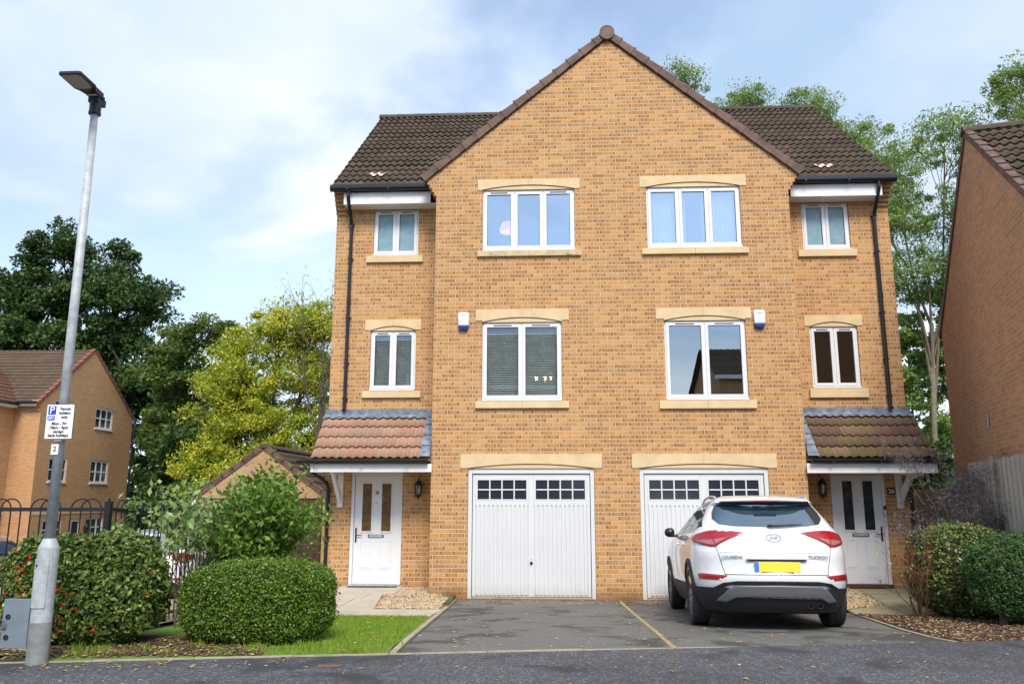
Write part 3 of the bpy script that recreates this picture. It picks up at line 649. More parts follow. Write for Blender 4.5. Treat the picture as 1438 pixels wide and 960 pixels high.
# roof under-deck closes the verges
for y0_, y1_ in ((E_Y, R_Y),):
    mb.face([(-5.52, E_Y, E_Z-.03), (5.52, E_Y, E_Z-.03), (5.52, R_Y, R_Z-.03), (-5.52, R_Y, R_Z-.03)])
    for sx in (-1, 1): mb.face([(sx*5.52, E_Y, E_Z-.10), (sx*5.52, R_Y, R_Z-.10), (sx*5.52, R_Y, R_Z+.03), (sx*5.52, E_Y, E_Z+.03)])
roof = mb.build('roof', M['tile'], house, smooth=True)
def halfround(mb, p0, p1, r, n=8, seg=.45, up=Vector((0,0,1))):
    p0, p1 = Vector(p0), Vector(p1); d = (p1-p0); L = d.length; d.normalize(); s_ = d.cross(up).normalized(); k = max(1, round(L/seg))
    for i in range(k):
        a = p0+d*(L*i/k); b = p0+d*(L*(i+1)/k+.01); bb = len(mb.v)
        for p, rr_ in ((a, r*1.05), (b, r)):
            for j in range(n+1):
                an = math.pi*j/n; mb.v.append(tuple(p+s_*math.cos(an)*rr_+up*math.sin(an)*rr_))
        for j in range(n): mb.f.append((bb+j, bb+j+1, bb+n+2+j, bb+n+1+j)); mb.mi.append(0)
        mb.f.append(tuple(bb+j for j in range(n+1))); mb.mi.append(0); mb.f.append(tuple(bb+n+1+j for j in range(n+1))); mb.mi.append(0)
mb = MB(); halfround(mb, (-5.55, R_Y, R_Z-.02), (5.55, R_Y, R_Z-.02), .12); mb.build('ridge_tiles', M['tile'], roof)
# gable roof
GA_Z, GE_Z, GE_X = 10.70, 7.78, 3.56
mb = MB()
for sx in (-1, 1):
    V_ = Vector((-sx*GE_X, 0, GA_Z-GE_Z)); L_ = V_.length
    if sx < 0: tiles(mb, (-GE_X, 4.6, GE_Z), (0,-1,0), V_, 4.63, L_, nper=4)
    else: tiles(mb, (GE_X, -.03, GE_Z), (0,1,0), V_, 4.63, L_, nper=4)
    mb.face([(sx*GE_X, -.02, GE_Z-.03), (0, -.02, GA_Z-.03), (0, 4.6, GA_Z-.03), (sx*GE_X, 4.6, GE_Z-.03)])
groof = mb.build('gable_roof', M['tile'], house, smooth=True)
mb = MB()
for sx in (-1, 1):
    P0 = Vector((sx*(GE_X+.03), 0, GE_Z-.02)); P1 = Vector((0, 0, GA_Z+.03)); d = P1-P0; L_ = d.length; d.normalize(); nrm = Vector((sx*abs(d.z), 0, abs(d.x))); k = 14
    for i in range(k):
        a = P0+d*(L_*(i/k)); b = P0+d*(L_*((i+1)/k)+.02); h0, h1 = .075, .050
        # stepped dry verge cap: front face plus top
        pts_ = [a-nrm*.085, b-nrm*.075, b+nrm*h1, a+nrm*h0]
        mb.prism([(p.x, -.055-.004*(i % 2), p.z) for p in pts_], (0, .16, 0))
        mb.prism([(p.x, -.066, p.z) for p in (a-nrm*.087, a+d*.03-nrm*.087, a+d*.03+nrm*(h0+.01), a+nrm*(h0+.012))], (0, .17, 0))
mb.build('verge_caps', M['verge'], groof, bevel=.006)
mb = MB(); mb.lathe([(0, -.09), (.135, -.09), (.135, .40), (0, .40)], (0, 0, GA_Z+.01), axis='y', n=20)
mb.lathe([(.120, -.094), (.148, -.094), (.148, -.05), (.120, -.05)], (0, 0, GA_Z+.01), axis='y', n=20)
mb.build('ridge_cap', M['verge'], groof, smooth=False)
mb = MB(); halfround(mb, (0, .3, GA_Z-.02), (0, 4.4, GA_Z-.02), .12); mb.build('ridge_tiles', M['tile'], groof)

def gutter(mb, x0, x1, y, z, r=.058):
    n = 8; b = len(mb.v)
    for x in (x0, x1):
        for rr_ in (r, r-.005):
            for j in range(n+1):
                an = math.pi+math.pi*j/n; mb.v.append((x, y+math.cos(an)*rr_, z+math.sin(an)*rr_))
    m_ = n+1
    for j in range(n):
        mb.f.append((b+j, b+j+1, b+2*m_+j+1, b+2*m_+j)); mb.f.append((b+m_+j, b+m_+j+1, b+3*m_+j+1, b+3*m_+j)); mb.mi += [0, 0]
    for e in (0, 2*m_):
        mb.f.append(tuple(b+e+j for j in range(m_))); mb.mi.append(0)
    mb.box(x0, x1, y-r-.004, y-r+.008, z-.012, z+.006); mb.box(x0, x1, y+r-.01, y+r, z-.01, z+.006)
    x = x0+.35
    while x < x1-.1: mb.box(x-.02, x+.02, y-r-.007, y-r+.01, z-.05, z+.01); mb.box(x-.02, x+.02, y-r*.7, y+r, z-r-.006, z-r+.004); x += .82
for sx in (-1, 1):
    a, b = (sx*5.50, sx*3.42); a, b = min(a, b), max(a, b)
    mb = MB(); gutter(mb, a, b, .405, 7.765, .066); mb.box(a, b, .352, .478, 7.76, 7.825)
    # upstand where the valley meets the gable
    mb.prism([(sx*3.62, .36, 7.77), (sx*3.44, .36, 7.77), (sx*3.47, .36, 7.98), (sx*3.57, .36, 8.02), (sx*3.64, .36, 7.94)], (0, .1, 0))
    mb.build('gutter', M['black'], house)
    mb = MB(); mb.box(sx*5.245, sx*3.505, .475, .50, 7.455, 7.70); mb.box(sx*5.245, sx*3.33, .502, WY-.002, 7.455, 7.47)
    if True: mb.box(sx*3.98, sx*4.12, .58, .66, 7.448, 7.4545)
    mb.build('fascia', M['bargeboard'], house, bevel=.003)
    # downpipe
    px_ = sx*5.17 if sx < 0 else 5.17; mb = MB()
    px_ = -5.14 if sx < 0 else 5.16
    mb.tube([(px_, .405, 7.71), (px_, .405, 7.60), (px_, .50, 7.45), (px_, .70, 7.22), (px_, .755, 7.12), (px_, .755, 3.44), (px_, .70, 3.38)], .036, 10)
    for z in (7.12, 6.4, 5.2, 4.3, 3.6): mb.box(px_-.048, px_+.048, .725, WY, z, z+.028)
    for z in (7.12, 5.6): mb.tube([(px_, .755, z), (px_, .755, z-.1)], .043, 10)
    mb.build('downpipe', M['black'], house, smooth=False)
    # canopy rainwater pipe at the outer corner
    qx = sx*5.36; mb = MB()
    mb.tube([(sx*5.58, -.16, 2.30), (sx*5.56, .10, 2.22), (sx*5.50, .50, 2.12), (sx*5.42, .73, 2.02), (sx*5.385, .755, 1.90), (sx*5.385, .755, .12)], .036, 10)
    for z in (1.85, 1.0, .3): mb.box(sx*5.335, sx*5.435, .725, WY, z, z+.028)
    mb.build('downpipe', M['black'], house)
# patches of pale mortar on the tiles
def slope_pt(x, v, off=.045):
    n_ = Vector((0, -(R_Z-E_Z), R_Y-E_Y)).normalized(); return Vector((x, E_Y, E_Z))+sl_v.normalized()*v+n_*off
for cx_ in (-4.69, 4.33):
    mb = MB(); b = len(mb.v); n = 20
    for row, (v, o_) in enumerate(((.56, .066), (.74, .050))):
        for i in range(n+1):
            u = i/n*.34; x = cx_-.17+u; t = ((x+5.52)/.15) % 1; wv = .042*(.5-.5*math.cos(2*math.pi*(t**1.7)))
            mb.v.append(tuple(slope_pt(x, v+.015*math.sin(i*2.1+cx_), wv+o_-.006)))
    for i in range(n): mb.f.append((i, i+1, n+2+i, n+1+i)); mb.mi.append(0)
    mb.build('tile_patch', M['pinktile'], roof)

# ---- windows
def window(name_, rect, yp, lights, kind, lintel=None, sill=None, dirty=False, glass='glass', vents=(), label=None):
    x0, x1, z0, z1 = rect; x0 += .004; x1 -= .004; z0 += .003; z1 -= .004
    f = MB(); y0, y1 = yp+.035, yp+.10; fw_ = .042
    f.box(x0, x0+fw_, y0, y1, z0, z1); f.box(x1-fw_, x1, y0, y1, z0, z1); f.box(x0+fw_, x1-fw_, y0, y1, z1-fw_, z1); f.box(x0+fw_, x1-fw_, y0, y1, z0, z0+fw_+.012)
    f.box(x0-.0, x1+.0, yp-.018, y0-.001, z0+.0, z0+.028)
    k = len(lights); bounds = [x0+fw_]+[x0+(x1-x0)*q for q in lights[:-1]]+[x1-fw_]
    for q in bounds[1:-1]: f.box(q-.022, q+.022, y0+.002, y1, z0+fw_+.0125, z1-fw_-.0005)
    panes = []
    for i in range(k):
        a = bounds[i]+(.0225 if i else .001); b = bounds[i+1]-(.0225 if i < k-1 else .001); c, d = z0+fw_+.014, z1-fw_-.001; s_ = .055; ys = yp+.018
        a -= .012; b += .012; c -= .010; d += .008
        f.box(a, a+s_, ys, y1-.01, c, d); f.box(b-s_, b, ys, y1-.01, c, d); f.box(a+s_, b-s_, ys, y1-.01, d-s_, d); f.box(a+s_, b-s_, ys, y1-.01, c, c+s_)
        panes.append((a+s_, b-s_, c+s_, d-s_))
    w = f.build('window', M['upvc'], house, bevel=.004)
    if label: w['label'] = label
    g = MB(); 
    for a, b, c, d in panes: g.face([(a-.002, yp+.05, c-.002), (b+.002, yp+.05, c-.002), (b+.002, yp+.05, d+.002), (a-.002, yp+.05, d+.002)])
    g.build('pane', M['frost'] if kind == 'frost' else M[glass], w)
    gk = MB()
    for a, b, c, d in panes:
        for (p, q, r_, s2) in ((a, a+.006, c, d), (b-.006, b, c, d), (a, b, c, c+.006), (a, b, d-.006, d)): gk.box(p, q, yp+.042, yp+.049, r_, s2)
    gk.build('gasket', M['rubber'], w)
    if vents:
        for i in vents:
            v = MB(); a, b, c, d = panes[i]; m_ = (a+b)/2; hw = min(.17, (b-a)*.36); v.box(m_-hw, m_+hw, yp+.006, yp+.017, d+.030, d+.040)
            v.build('trickle_vent', M['gap'], w)
    if sill:
        s = MB(); n_ = 2 if sill[1]-sill[0] > 1.3 else 1; L_ = (sill[1]-sill[0])/n_
        for i in range(n_): s.box(sill[0]+L_*i+.002*i, sill[0]+L_*(i+1), yp-.055, yp+.033, sill[2], sill[3]-.004)
        s.build('sill', M['stone_dirty'] if dirty else M['stone'], w, bevel=.006)
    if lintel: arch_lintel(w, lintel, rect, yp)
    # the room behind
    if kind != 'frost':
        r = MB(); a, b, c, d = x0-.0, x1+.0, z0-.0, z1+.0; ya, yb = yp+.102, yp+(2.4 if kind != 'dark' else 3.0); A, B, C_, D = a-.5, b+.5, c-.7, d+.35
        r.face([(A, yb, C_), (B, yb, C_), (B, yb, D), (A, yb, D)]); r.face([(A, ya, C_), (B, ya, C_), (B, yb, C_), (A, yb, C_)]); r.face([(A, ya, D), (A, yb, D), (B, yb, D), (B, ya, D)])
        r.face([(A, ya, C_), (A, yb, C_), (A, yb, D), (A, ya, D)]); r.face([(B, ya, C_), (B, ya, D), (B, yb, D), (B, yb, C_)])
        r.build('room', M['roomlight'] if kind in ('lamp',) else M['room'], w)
    if kind == 'curtain':
        c_ = MB(); n = 120
        def cw(xa, xb, gather):
            b0 = len(c_.v)
            for i in range(n+1):
                u = i/n; x = xa+(xb-xa)*u; y = yp+.19+.022*math.sin(u*gather*6.28)+.010*math.sin(u*gather*2.7*6.28+1)
                c_.v.append((x, y, z0+.01)); c_.v.append((x, y+.005*math.sin(u*9), z1))
            for i in range(n): c_.f.append((b0+2*i, b0+2*i+2, b0+2*i+3, b0+2*i+1)); c_.mi.append(0)
        wd = x1-x0; cw(x0, x0+wd*.43, 9); cw(x0+wd*.60, x1, 9)
        c_.build('curtain', M['curtain'], w, smooth=True)
    if kind in ('blind',):
        b_ = MB(); z = z0+.05
        while z < z1-.03:
            b_.face([(x0+.01, yp+.118, z-.013), (x1-.01, yp+.118, z-.013), (x1-.01, yp+.142, z+.022), (x0+.01, yp+.142, z+.022)]); z += .0415
        for fx in (.16, .84): 
            x = x0+(x1-x0)*fx; b_.box(x-.002, x+.002, yp+.110, yp+.114, z0+.03, z1-.02)
        b_.build('blind', M['blind'], w)
    return w
def arch_lintel(parent, L, rect, yp, rise=.085):
    lx0, lx1, lz0, lz1 = L; a, b = rect[0], rect[1]; zb = rect[3]; s = MB(); n = 16
    arc = [(a+(b-a)*i/n, zb+.004+rise*(1-(2*i/n-1)**2)) for i in range(n+1)]
    top = lz1; yf = yp-.016
    cells = [(lx0, lz0), (a-.0005, lz0)]+arc+[(b+.0005, lz0), (lx1, lz0)]
    m_ = (lx0+lx1)/2
    for i in range(len(cells)-1):
        (xa, za), (xb, zb_) = cells[i], cells[i+1]
        if xb-xa < .001: continue
        segs = [(xa, za, xb, zb_)]
        if xa < m_ < xb: segs = [(xa, za, m_-.002, zb_), (m_+.002, zb_, xb, zb_)]
        elif abs(xb-m_) < 1e-6: segs = [(xa, za, m_-.002, zb_)]
        for xa_, za_, xb_, zb2 in segs:
            s.prism([(xa_, yf, za_), (xb_, yf, zb2), (xb_, yf, top), (xa_, yf, top)], (0, .05, 0))
    # recessed infill under the arch
    inf = [(a+.004, yp-.003, zb-.002)]+[(x, yp-.003, z+.002) for x, z in arc[1:-1]]+[(b-.004, yp-.003, zb-.002)]
    s.prism(inf, (0, .03, 0))
    j_ = MB(); j_.tube([(x, yp-.010, z-.006) for x, z in arc], .0055, 5); j_.build('arch_shadow_line', M['gap'], parent)  # dark tube along the arch, coloured as the shadow line under the lintel
    s.build('lintel', M['stone'], parent)
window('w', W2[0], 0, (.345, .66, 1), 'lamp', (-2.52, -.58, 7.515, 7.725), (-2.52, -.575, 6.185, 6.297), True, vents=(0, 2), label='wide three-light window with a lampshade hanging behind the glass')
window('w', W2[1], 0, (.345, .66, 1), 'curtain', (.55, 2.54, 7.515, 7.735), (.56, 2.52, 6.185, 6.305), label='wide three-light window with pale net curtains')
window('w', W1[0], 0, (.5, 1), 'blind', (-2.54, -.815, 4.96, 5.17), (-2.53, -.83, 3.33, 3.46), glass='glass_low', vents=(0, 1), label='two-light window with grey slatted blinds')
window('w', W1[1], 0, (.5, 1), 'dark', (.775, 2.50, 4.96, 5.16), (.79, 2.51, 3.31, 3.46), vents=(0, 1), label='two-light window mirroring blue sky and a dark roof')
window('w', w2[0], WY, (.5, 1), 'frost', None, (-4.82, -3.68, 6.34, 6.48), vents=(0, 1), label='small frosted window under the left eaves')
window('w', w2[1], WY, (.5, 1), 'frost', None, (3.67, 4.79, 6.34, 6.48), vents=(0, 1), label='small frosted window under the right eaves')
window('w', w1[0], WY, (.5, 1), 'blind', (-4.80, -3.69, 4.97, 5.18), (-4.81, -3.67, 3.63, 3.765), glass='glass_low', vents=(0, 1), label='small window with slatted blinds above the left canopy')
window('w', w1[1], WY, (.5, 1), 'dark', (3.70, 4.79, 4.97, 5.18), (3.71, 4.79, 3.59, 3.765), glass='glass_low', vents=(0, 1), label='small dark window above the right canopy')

# ---- garage doors
def garage(rect, lint):
    x0, x1, z0, z1 = rect; cx_ = (x0+x1)/2
    f = MB(); f.box(x0+.003, x0+.072, .02, .12, z0, z1-.003); f.box(x1-.072, x1-.003, .02, .12, z0, z1-.003); f.box(x0+.073, x1-.073, .022, .12, z1-.093, z1-.003)
    d = f.build('garage_door', M['white'], house, bevel=.004)
    a, b, c, e = x0+.083, x1-.083, z0+.03, z1-.105
    m_ = MB(); m_.box(a, b, .066, .09, c, e)                                   # backing sheet
    for p, q in ((a, a+.05), (b-.05, b), (cx_-.048, cx_+.048)): m_.box(p, q, .050, .065, c, e)
    for p, q in ((a+.051, cx_-.049), (cx_+.049, b-.051)):
        m_.box(p, q, .050, .065, e-.085, e); m_.box(p, q, .050, .065, e-.545, e-.46); n = 12; w_ = (q-p)/n
        for i in range(n):
            u = p+w_*i; z_t = e-.55
            m_.prism([(u+.009, .0655, c+.02), (u+.020, .048, c+.03), (u+w_-.020, .048, c+.03), (u+w_-.009, .0655, c+.02)], (0, 0, z_t-c-.02))
        # glazing bars
        gx0, gx1, gz0, gz1 = p+.035, q-.035, e-.44, e-.105
        m_.box(p, gx0, .046, .065, e-.459, e-.086); m_.box(gx1, q, .046, .065, e-.459, e-.086); m_.box(gx0, gx1, .046, .065, gz1, e-.086); m_.box(gx0, gx1, .046, .065, e-.459, gz0)
        for i in range(1, 4): u = gx0+(gx1-gx0)*i/4; m_.box(u-.012, u+.012, .047, .064, gz0, gz1)
        zz = (gz0+gz1)/2
        for i in range(4): m_.box(gx0+(gx1-gx0)*i/4+.012, gx0+(gx1-gx0)*(i+1)/4-.012, .047, .064, zz-.011, zz+.011)
        g = MB(); g.box(gx0, gx1, .058, .0645, gz0, gz1); gl_ = (p, g)
        g.build('pane', M['garageglass'], d)
    m_.build('door_leaf', M['white'], d, bevel=.003)
    h = MB(); h.lathe([(0, -.02), (.022, -.02), (.026, -.008), (.026, .0), (0, 0)], (cx_, .048, .62), axis='y', n=16); h.tube([(cx_, .03, .645), (cx_, .02, .60)], .009, 8); h.build('handle', M['black'], d); h = MB(); h.lathe([(0, -.004), (.006, -.004), (.006, 0)], (cx_, .048, .685), axis='y', n=8); h.build('lock', M['black'], d)
    t = MB(); t.box(x0+.075, x1-.075, .03, .09, z0-.02, z0+.022); t.build('threshold', M['edging'], d)
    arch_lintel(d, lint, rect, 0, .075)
garage(GD[0], (-2.79, -.26, 2.262, 2.515)); garage(GD[1], (.27, 2.80, 2.262, 2.515))

# ---- front doors
def front_door(rect, side, zb, glassm, num, lab):
    x0, x1, z0, z1 = rect; cx_ = (x0+x1)/2; Y = WY
    f = MB(); f.box(x0+.002, x0+.062, Y+.02, Y+.10, zb, z1); f.box(x1-.062, x1-.002, Y+.02, Y+.10, zb, z1); f.box(x0+.063, x1-.063, Y+.02, Y+.10, z1-.062, z1)
    d = f.build('front_door', M['upvc'], house, bevel=.004); d['label'] = lab
    l = MB(); a, b, c, e = x0+.066, x1-.066, zb+.03, z1-.066
    gz0, gz1 = zb+.98, zb+1.86; gp_ = []
    for s in (-1, 1): m_ = cx_+s*.185; gp_.append((m_-.088, m_+.088))
    l.box(a, b, Y+.052, Y+.085, c, e)
    for p, q in gp_:
        w_ = .028
        l.box(p-w_, p, Y+.038, Y+.0515, gz0-w_, gz1+w_); l.box(q, q+w_, Y+.038, Y+.0515, gz0-w_, gz1+w_); l.box(p, q, Y+.038, Y+.0515, gz0-w_, gz0); l.box(p, q, Y+.038, Y+.0515, gz1, gz1+w_)
        P, Q, R_, T = p-.025, q+.025, zb+.28, zb+.80
        for (u, v, w2_, t_) in ((P, P+.012, R_, T), (Q-.012, Q, R_, T), (P+.012, Q-.012, R_, R_+.012), (P+.012, Q-.012, T-.012, T)): l.box(u, v, Y+.0445, Y+.0515, w2_, t_)
        l.box(P+.035, Q-.035, Y+.0435, Y+.0515, R_+.035, T-.035)
    l.build('door_leaf', M['upvc'], d, bevel=.004)
    for p, q in gp_:
        g = MB(); g.box(p+.0005, q-.0005, Y+.046, Y+.0512, gz0+.0005, gz1-.0005); g.build('pane', M[glassm], d)
    h = MB(); hx = a+.045 if side < 0 else b-.045; h.box(hx-.014, hx+.014, Y+.036, Y+.0515, zb+.78, zb+1.04); h.tube([(hx, Y+.035, zb+.91), (hx, Y+.005, zb+.91), (hx-side*.12, Y+.005, zb+.91)], .008, 8); h.build('handle', M['black'], d)
    lb = MB(); lb.box(cx_-.15, cx_+.15, Y+.040, Y+.0515, zb+.86, zb+.925); L2 = lb.build('letterbox', M['chrome'], d, bevel=.004)
    s2 = MB(); s2.box(cx_-.125, cx_+.125, Y+.036, Y+.0395, zb+.873, zb+.912); s2.build('letterbox_flap', M['galv'], d)
    pe = MB(); pe.lathe([(0, -.006), (.010, -.006), (.010, 0)], (cx_, Y+.0515, zb+1.50), axis='y', n=12); pe.build('peephole', M['black'], d)
    if num: text_obj('door_number', num, .085, M['ink'], d, (cx_, Y+.049, zb+1.69), sx=.8, bold=.002)
    t = MB(); t.box(x0+.01, x1-.01, Y-.04, Y+.09, zb-.03, zb+.028); t.build('threshold', M['galv'] if side < 0 else M['brown_wood'], d)
    return d
dl = front_door(DR[0], -1, .14, 'amber', '28', 'left front door with amber obscured glass')
drr = front_door(DR[1], 1, .19, 'doordark', None, 'right front door with dark glass')
mb = MB(); mb.box(-4.93, -4.01, .58, .79, .13, .137); tag(mb.build('doormat', M['rubber']), 'thin black doormat lying before the left front door', 'doormat')
mb = MB(); mb.box(4.90, 4.945, WY-.006, WY+.018, 1.42, 1.60); bz = mb.build('doorbell', M['black'], house, bevel=.004)
mb = MB(); mb.box(4.905, 4.940, WY-.009, WY-.0065, 1.43, 1.53); mb.build('doorbell_face', M['letterwhite'], bz)
mb = MB(); mb.box(4.985, 5.125, WY-.02, WY-.001, 1.80, 1.93); npl = mb.build('number_plate', M['ink'], house, bevel=.003)
text_obj('number', '26', .110, M['letterwhite'], npl, (5.055, WY-.022, 1.863), bold=.002)

# ---- wall lanterns
def lantern(x, z):
    Y = WY; l = MB(); c = (x, Y-.11, z); n = 6
    l.lathe([(0, .245), (.010, .24), (.018, .215), (.012, .20), (.03, .19), (.075, .135), (.082, .12), (.070, .112)], c, n=12)
    l.lathe([(0, -.155), (.012, -.15), (.014, -.125), (.045, -.10), (.066, -.075), (.070, -.062), (.060, -.055)], c, n=12)
    for k in range(6):
        a = math.pi*k/3+.5; l.tube([(x+.062*math.cos(a), c[1]+.062*math.sin(a), z-.06), (x+.074*math.cos(a), c[1]+.074*math.sin(a), z+.115)], .006, 5)
    l.tube([(x, Y-.11, z+.215), (x, Y-.07, z+.22), (x, Y-.01, z+.12)], .009, 6); l.box(x-.035, x+.035, Y-.015, Y-.001, z+.03, z+.19)
    b = l.build('wall_lantern', M['blackmetal'], house)
    g = MB(); g.lathe([(.055, -.056), (.066, .112)], c, n=12); g.build('lantern_glass', M['glass_low'], b, smooth=True)
    w = MB(); w.lathe([(0, -.05), (.022, -.045), (.024, .05), (.01, .06)], c, n=10); w.build('lamp_bulb', M['letterwhite'], b)
lantern(-3.66, 1.86); lantern(3.80, 1.87)
# ---- burglar alarm boxes
for ax_, az_ in ((-2.76, 4.95), (2.64, 4.94)):
    mb = MB(); mb.prism([(ax_-.095, -.002, az_-.09), (ax_+.095, -.002, az_-.09), (ax_+.105, -.002, az_+.12), (ax_+.08, -.002, az_+.16), (ax_-.08, -.002, az_+.16), (ax_-.105, -.002, az_+.12)], (0, -.07, 0)); ab = mb.build('alarm_box', M['upvc'], house, bevel=.012)
    mb = MB(); mb.prism([(ax_-.096, -.002, az_-.092), (ax_+.096, -.002, az_-.092), (ax_+.085, -.002, az_-.15), (ax_+.06, -.002, az_-.17), (ax_-.06, -.002, az_-.17), (ax_-.085, -.002, az_-.15)], (0, -.066, 0)); mb.build('alarm_strobe', plain('alarm_blue', (.01, .02, .18), .3), ab, bevel=.008)
    mb = MB(); mb.box(ax_-.05, ax_+.05, -.0745, -.0725, az_+.095, az_+.110); mb.build('alarm_badge', M['galv'], ab)

# ---- tiled canopies over the front doors
def canopy(sx, tm, lab):
    Yf, Zf, Zt = -.06, 2.42, 3.30; x0, x1 = (-5.50, -3.33) if sx < 0 else (3.33, 5.52)
    c = MB(); V_ = Vector((0, WY-.03-Yf, Zt-Zf)); L_ = V_.length
    xa, xb = (x0, x1-.17) if sx < 0 else (x0+.17, x1)
    tiles(c, (xa, Yf, Zf), (1,0,0), V_, xb-xa, L_-.10, gauge=(L_-.10)/4, amp=.034, lift=.040, nper=8)
    c.face([(x0, Yf, Zf-.03), (x1, Yf, Zf-.03), (x1, WY, Zt-.01), (x0, WY, Zt-.01)])
    for x in (x0+.0, x1-.0): c.face([(x, Yf, Zf-.10), (x, WY, Zf-.10), (x, WY, Zt-.0), (x, Yf, Zf+.04)])
    cn = c.build('porch_canopy', tm, house, smooth=True); cn['label'] = lab
    l = MB()                                                              # lead: wall apron and side gutter
    l.box(x0-.02, x1-.002, WY-.012, WY-.001, Zt+.0, Zt+.11)
    vn = V_.normalized(); nn = Vector((0, -vn.z, vn.y))
    def sp(x, v, o): return Vector((x, Yf, Zf))+vn*v+nn*o
    n = int((x1-x0)/.025)
    b = len(l.v)
    for i in range(n+1):
        x = x0-.02+(x1-.003-x0+.02)*i/n; wv = .030*(.5-.5*math.cos(2*math.pi*((((x-xa)/.15) % 1)**1.7)))
        l.v.append(tuple(sp(x, L_-.155+.008*math.sin(x*23), .052+wv))); l.v.append(tuple(Vector((x, WY-.014, Zt+.02))))
    for i in range(n): l.f.append((b+2*i, b+2*i+2, b+2*i+3, b+2*i+1)); l.mi.append(0)
    e0, e1 = (x1-.19, x1-.002) if sx < 0 else (x0+.002, x0+.19)
    for k in range(4):
        v0, v1 = L_*k/4*.95, L_*(k+1)/4*.95+.02; o0, o1 = .075, .055
        l.prism([tuple(sp(e0, v0, o0)), tuple(sp(e1, v0, o0)), tuple(sp(e1, v1, o1)), tuple(sp(e0, v1, o1))], tuple(nn*-.01))
        ex = x1-.006 if sx < 0 else x0+.004
        l.prism([tuple(sp(ex, v0, .05)), tuple(sp(ex, v1, .04)), tuple(sp(ex, v1, .04)+Vector((0,0,.17))), tuple(sp(ex, v0+.12, .05)+Vector((0,0,.14)))], (.003, 0, 0))
    l.build('lead_flashing', M['lead'], cn)
    f = MB(); f.box(x0-.0, x1+.03 if sx < 0 else x1, Yf-.028, Yf-.004, 2.19, 2.335) if sx < 0 else f.box(x0-.03, x1+.0, Yf-.028, Yf-.004, 2.17, 2.335)
    f.box(x0+.001, x1-.003, Yf-.003, WY-.003, 2.225, 2.24)
    f.build('fascia', M['bargeboard'], cn, bevel=.003)
    g = MB(); ga, gb = (-5.72, -3.36) if sx < 0 else (3.36, 5.74); gutter(g, ga, gb, Yf-.095, 2.395, .055); g.build('gutter', M['black'], cn)
    # gallows bracket
    bx = -5.16 if sx < 0 else 5.20; k = MB(); w_ = .055
    k.box(bx-w_, bx+w_, WY-.045, WY-.002, 1.56, 2.222); k.box(bx-w_*.8, bx+w_*.8, WY-.66, WY-.046, 2.15, 2.222)
    k.prism([(bx-w_*.6, WY-.046, 1.62), (bx-w_*.6, WY-.046, 1.80), (bx-w_*.6, WY-.50, 2.149), (bx-w_*.6, WY-.62, 2.149)], (w_*1.2, 0, 0))
    k.build('bracket', M['bargeboard'], cn, bevel=.004)
canopy(-1, M['tile_red'], 'canopy of clean pinkish-red tiles over the left door'); canopy(1, M['tile_moss'], 'canopy of dark brown mossy tiles over the right door')
# things seen behind the panes
t = empty('pendant_lamp', (-2.02, 1.3, 7.2), 'peach pendant lampshade hanging inside the upper left gable window', 'lamp')
mb = MB(); mb.lathe([(.16, -.10), (.17, -.03), (.12, .10), (.05, .13)], (0,0,0), n=20); mb.build('lamp_shade', M['peach'], t, smooth=True)
mb = MB(); mb.tube([(0,0,.12), (0,0,.62)], .006, 6); mb.build('cord', M['letterwhite'], t)
t = empty('chandelier', (-1.32, 1.4, 4.05), 'lit chandelier with warm bulbs behind the blinds of the left gable window', 'chandelier')
mb = MB(); mb.tube([(0,0,.1), (0,0,.85)], .008, 6)
for k in range(5): a = k*1.256; mb.tube([(0,0,.08), (.10*math.cos(a), .10*math.sin(a), -.03), (.16*math.cos(a), .16*math.sin(a), .0)], .006, 5)
mb.build('frame', M['chrome'], t)
for k in range(5):
    a = k*1.256; mb = MB(); mb.lathe([(0, 0), (.022, .015), (.028, .035), (.018, .06), (0, .07)], (.16*math.cos(a), .16*math.sin(a), .0), n=10); mb.build('bulb', M['bulb'], t, smooth=True)
# ------------------------------------------------------------------ cars
def lerp_tab(tab, z, k):
    zs = [r[0] for r in tab]; return float(np.interp(z, zs, [r[k] for r in tab]))
BODY = [  # z, half width, rear y, front y, rear corner depth, front corner depth
 (.20,.76,-.70,3.30,.45,.6),(.30,.82,-.80,3.42,.50,.7),(.42,.865,-.86,3.50,.55,.8),(.52,.885,-.895,3.53,.58,.85),(.60,.890,-.90,3.54,.58,.85),(.64,.892,-.885,3.54,.58,.85),
 (.72,.895,-.865,3.52,.56,.85),(.86,.895,-.862,3.47,.55,.85),(.90,.895,-.845,3.42,.55,.85),(.98,.885,-.80,3.25,.52,.85),(1.02,.875,-.775,2.95,.50,.8),(1.06,.860,-.75,2.62,.47,.7),(1.10,.838,-.72,2.36,.43,.6),(1.15,.800,-.675,2.20,.38,.5),
 (1.25,.735,-.585,1.95,.33,.45),(1.35,.672,-.48,1.68,.30,.42),(1.42,.625,-.41,1.46,.27,.40),(1.45,.600,-.47,1.35,.25,.40),(1.49,.565,-.46,1.15,.24,.40),(1.52,.520,-.34,.98,.24,.40),(1.545,.44,-.18,.80,.22,.35),(1.56,.30,.05,.55,.20,.25)]
def rear_y(x, z):
    w, yr, c = (lerp_tab(BODY, z, k) for k in (1, 2, 4)); q = min(.9999, abs(x)/w); return yr+c*(1-(1-q**2.7)**.5)
def side_x(y, z):
    w, yr, yf, c, cf = (lerp_tab(BODY, z, k) for k in (1, 2, 3, 4, 5))
    if y < yr+c: q = max(0, 1-(max(y, yr)-yr)/c); return w*(1-q**2)**(1/2.7)
    if y > yf-cf: q = max(0, 1-(yf-min(y, yf))/cf); return w*(1-q**2)**(1/2.7)
    return w
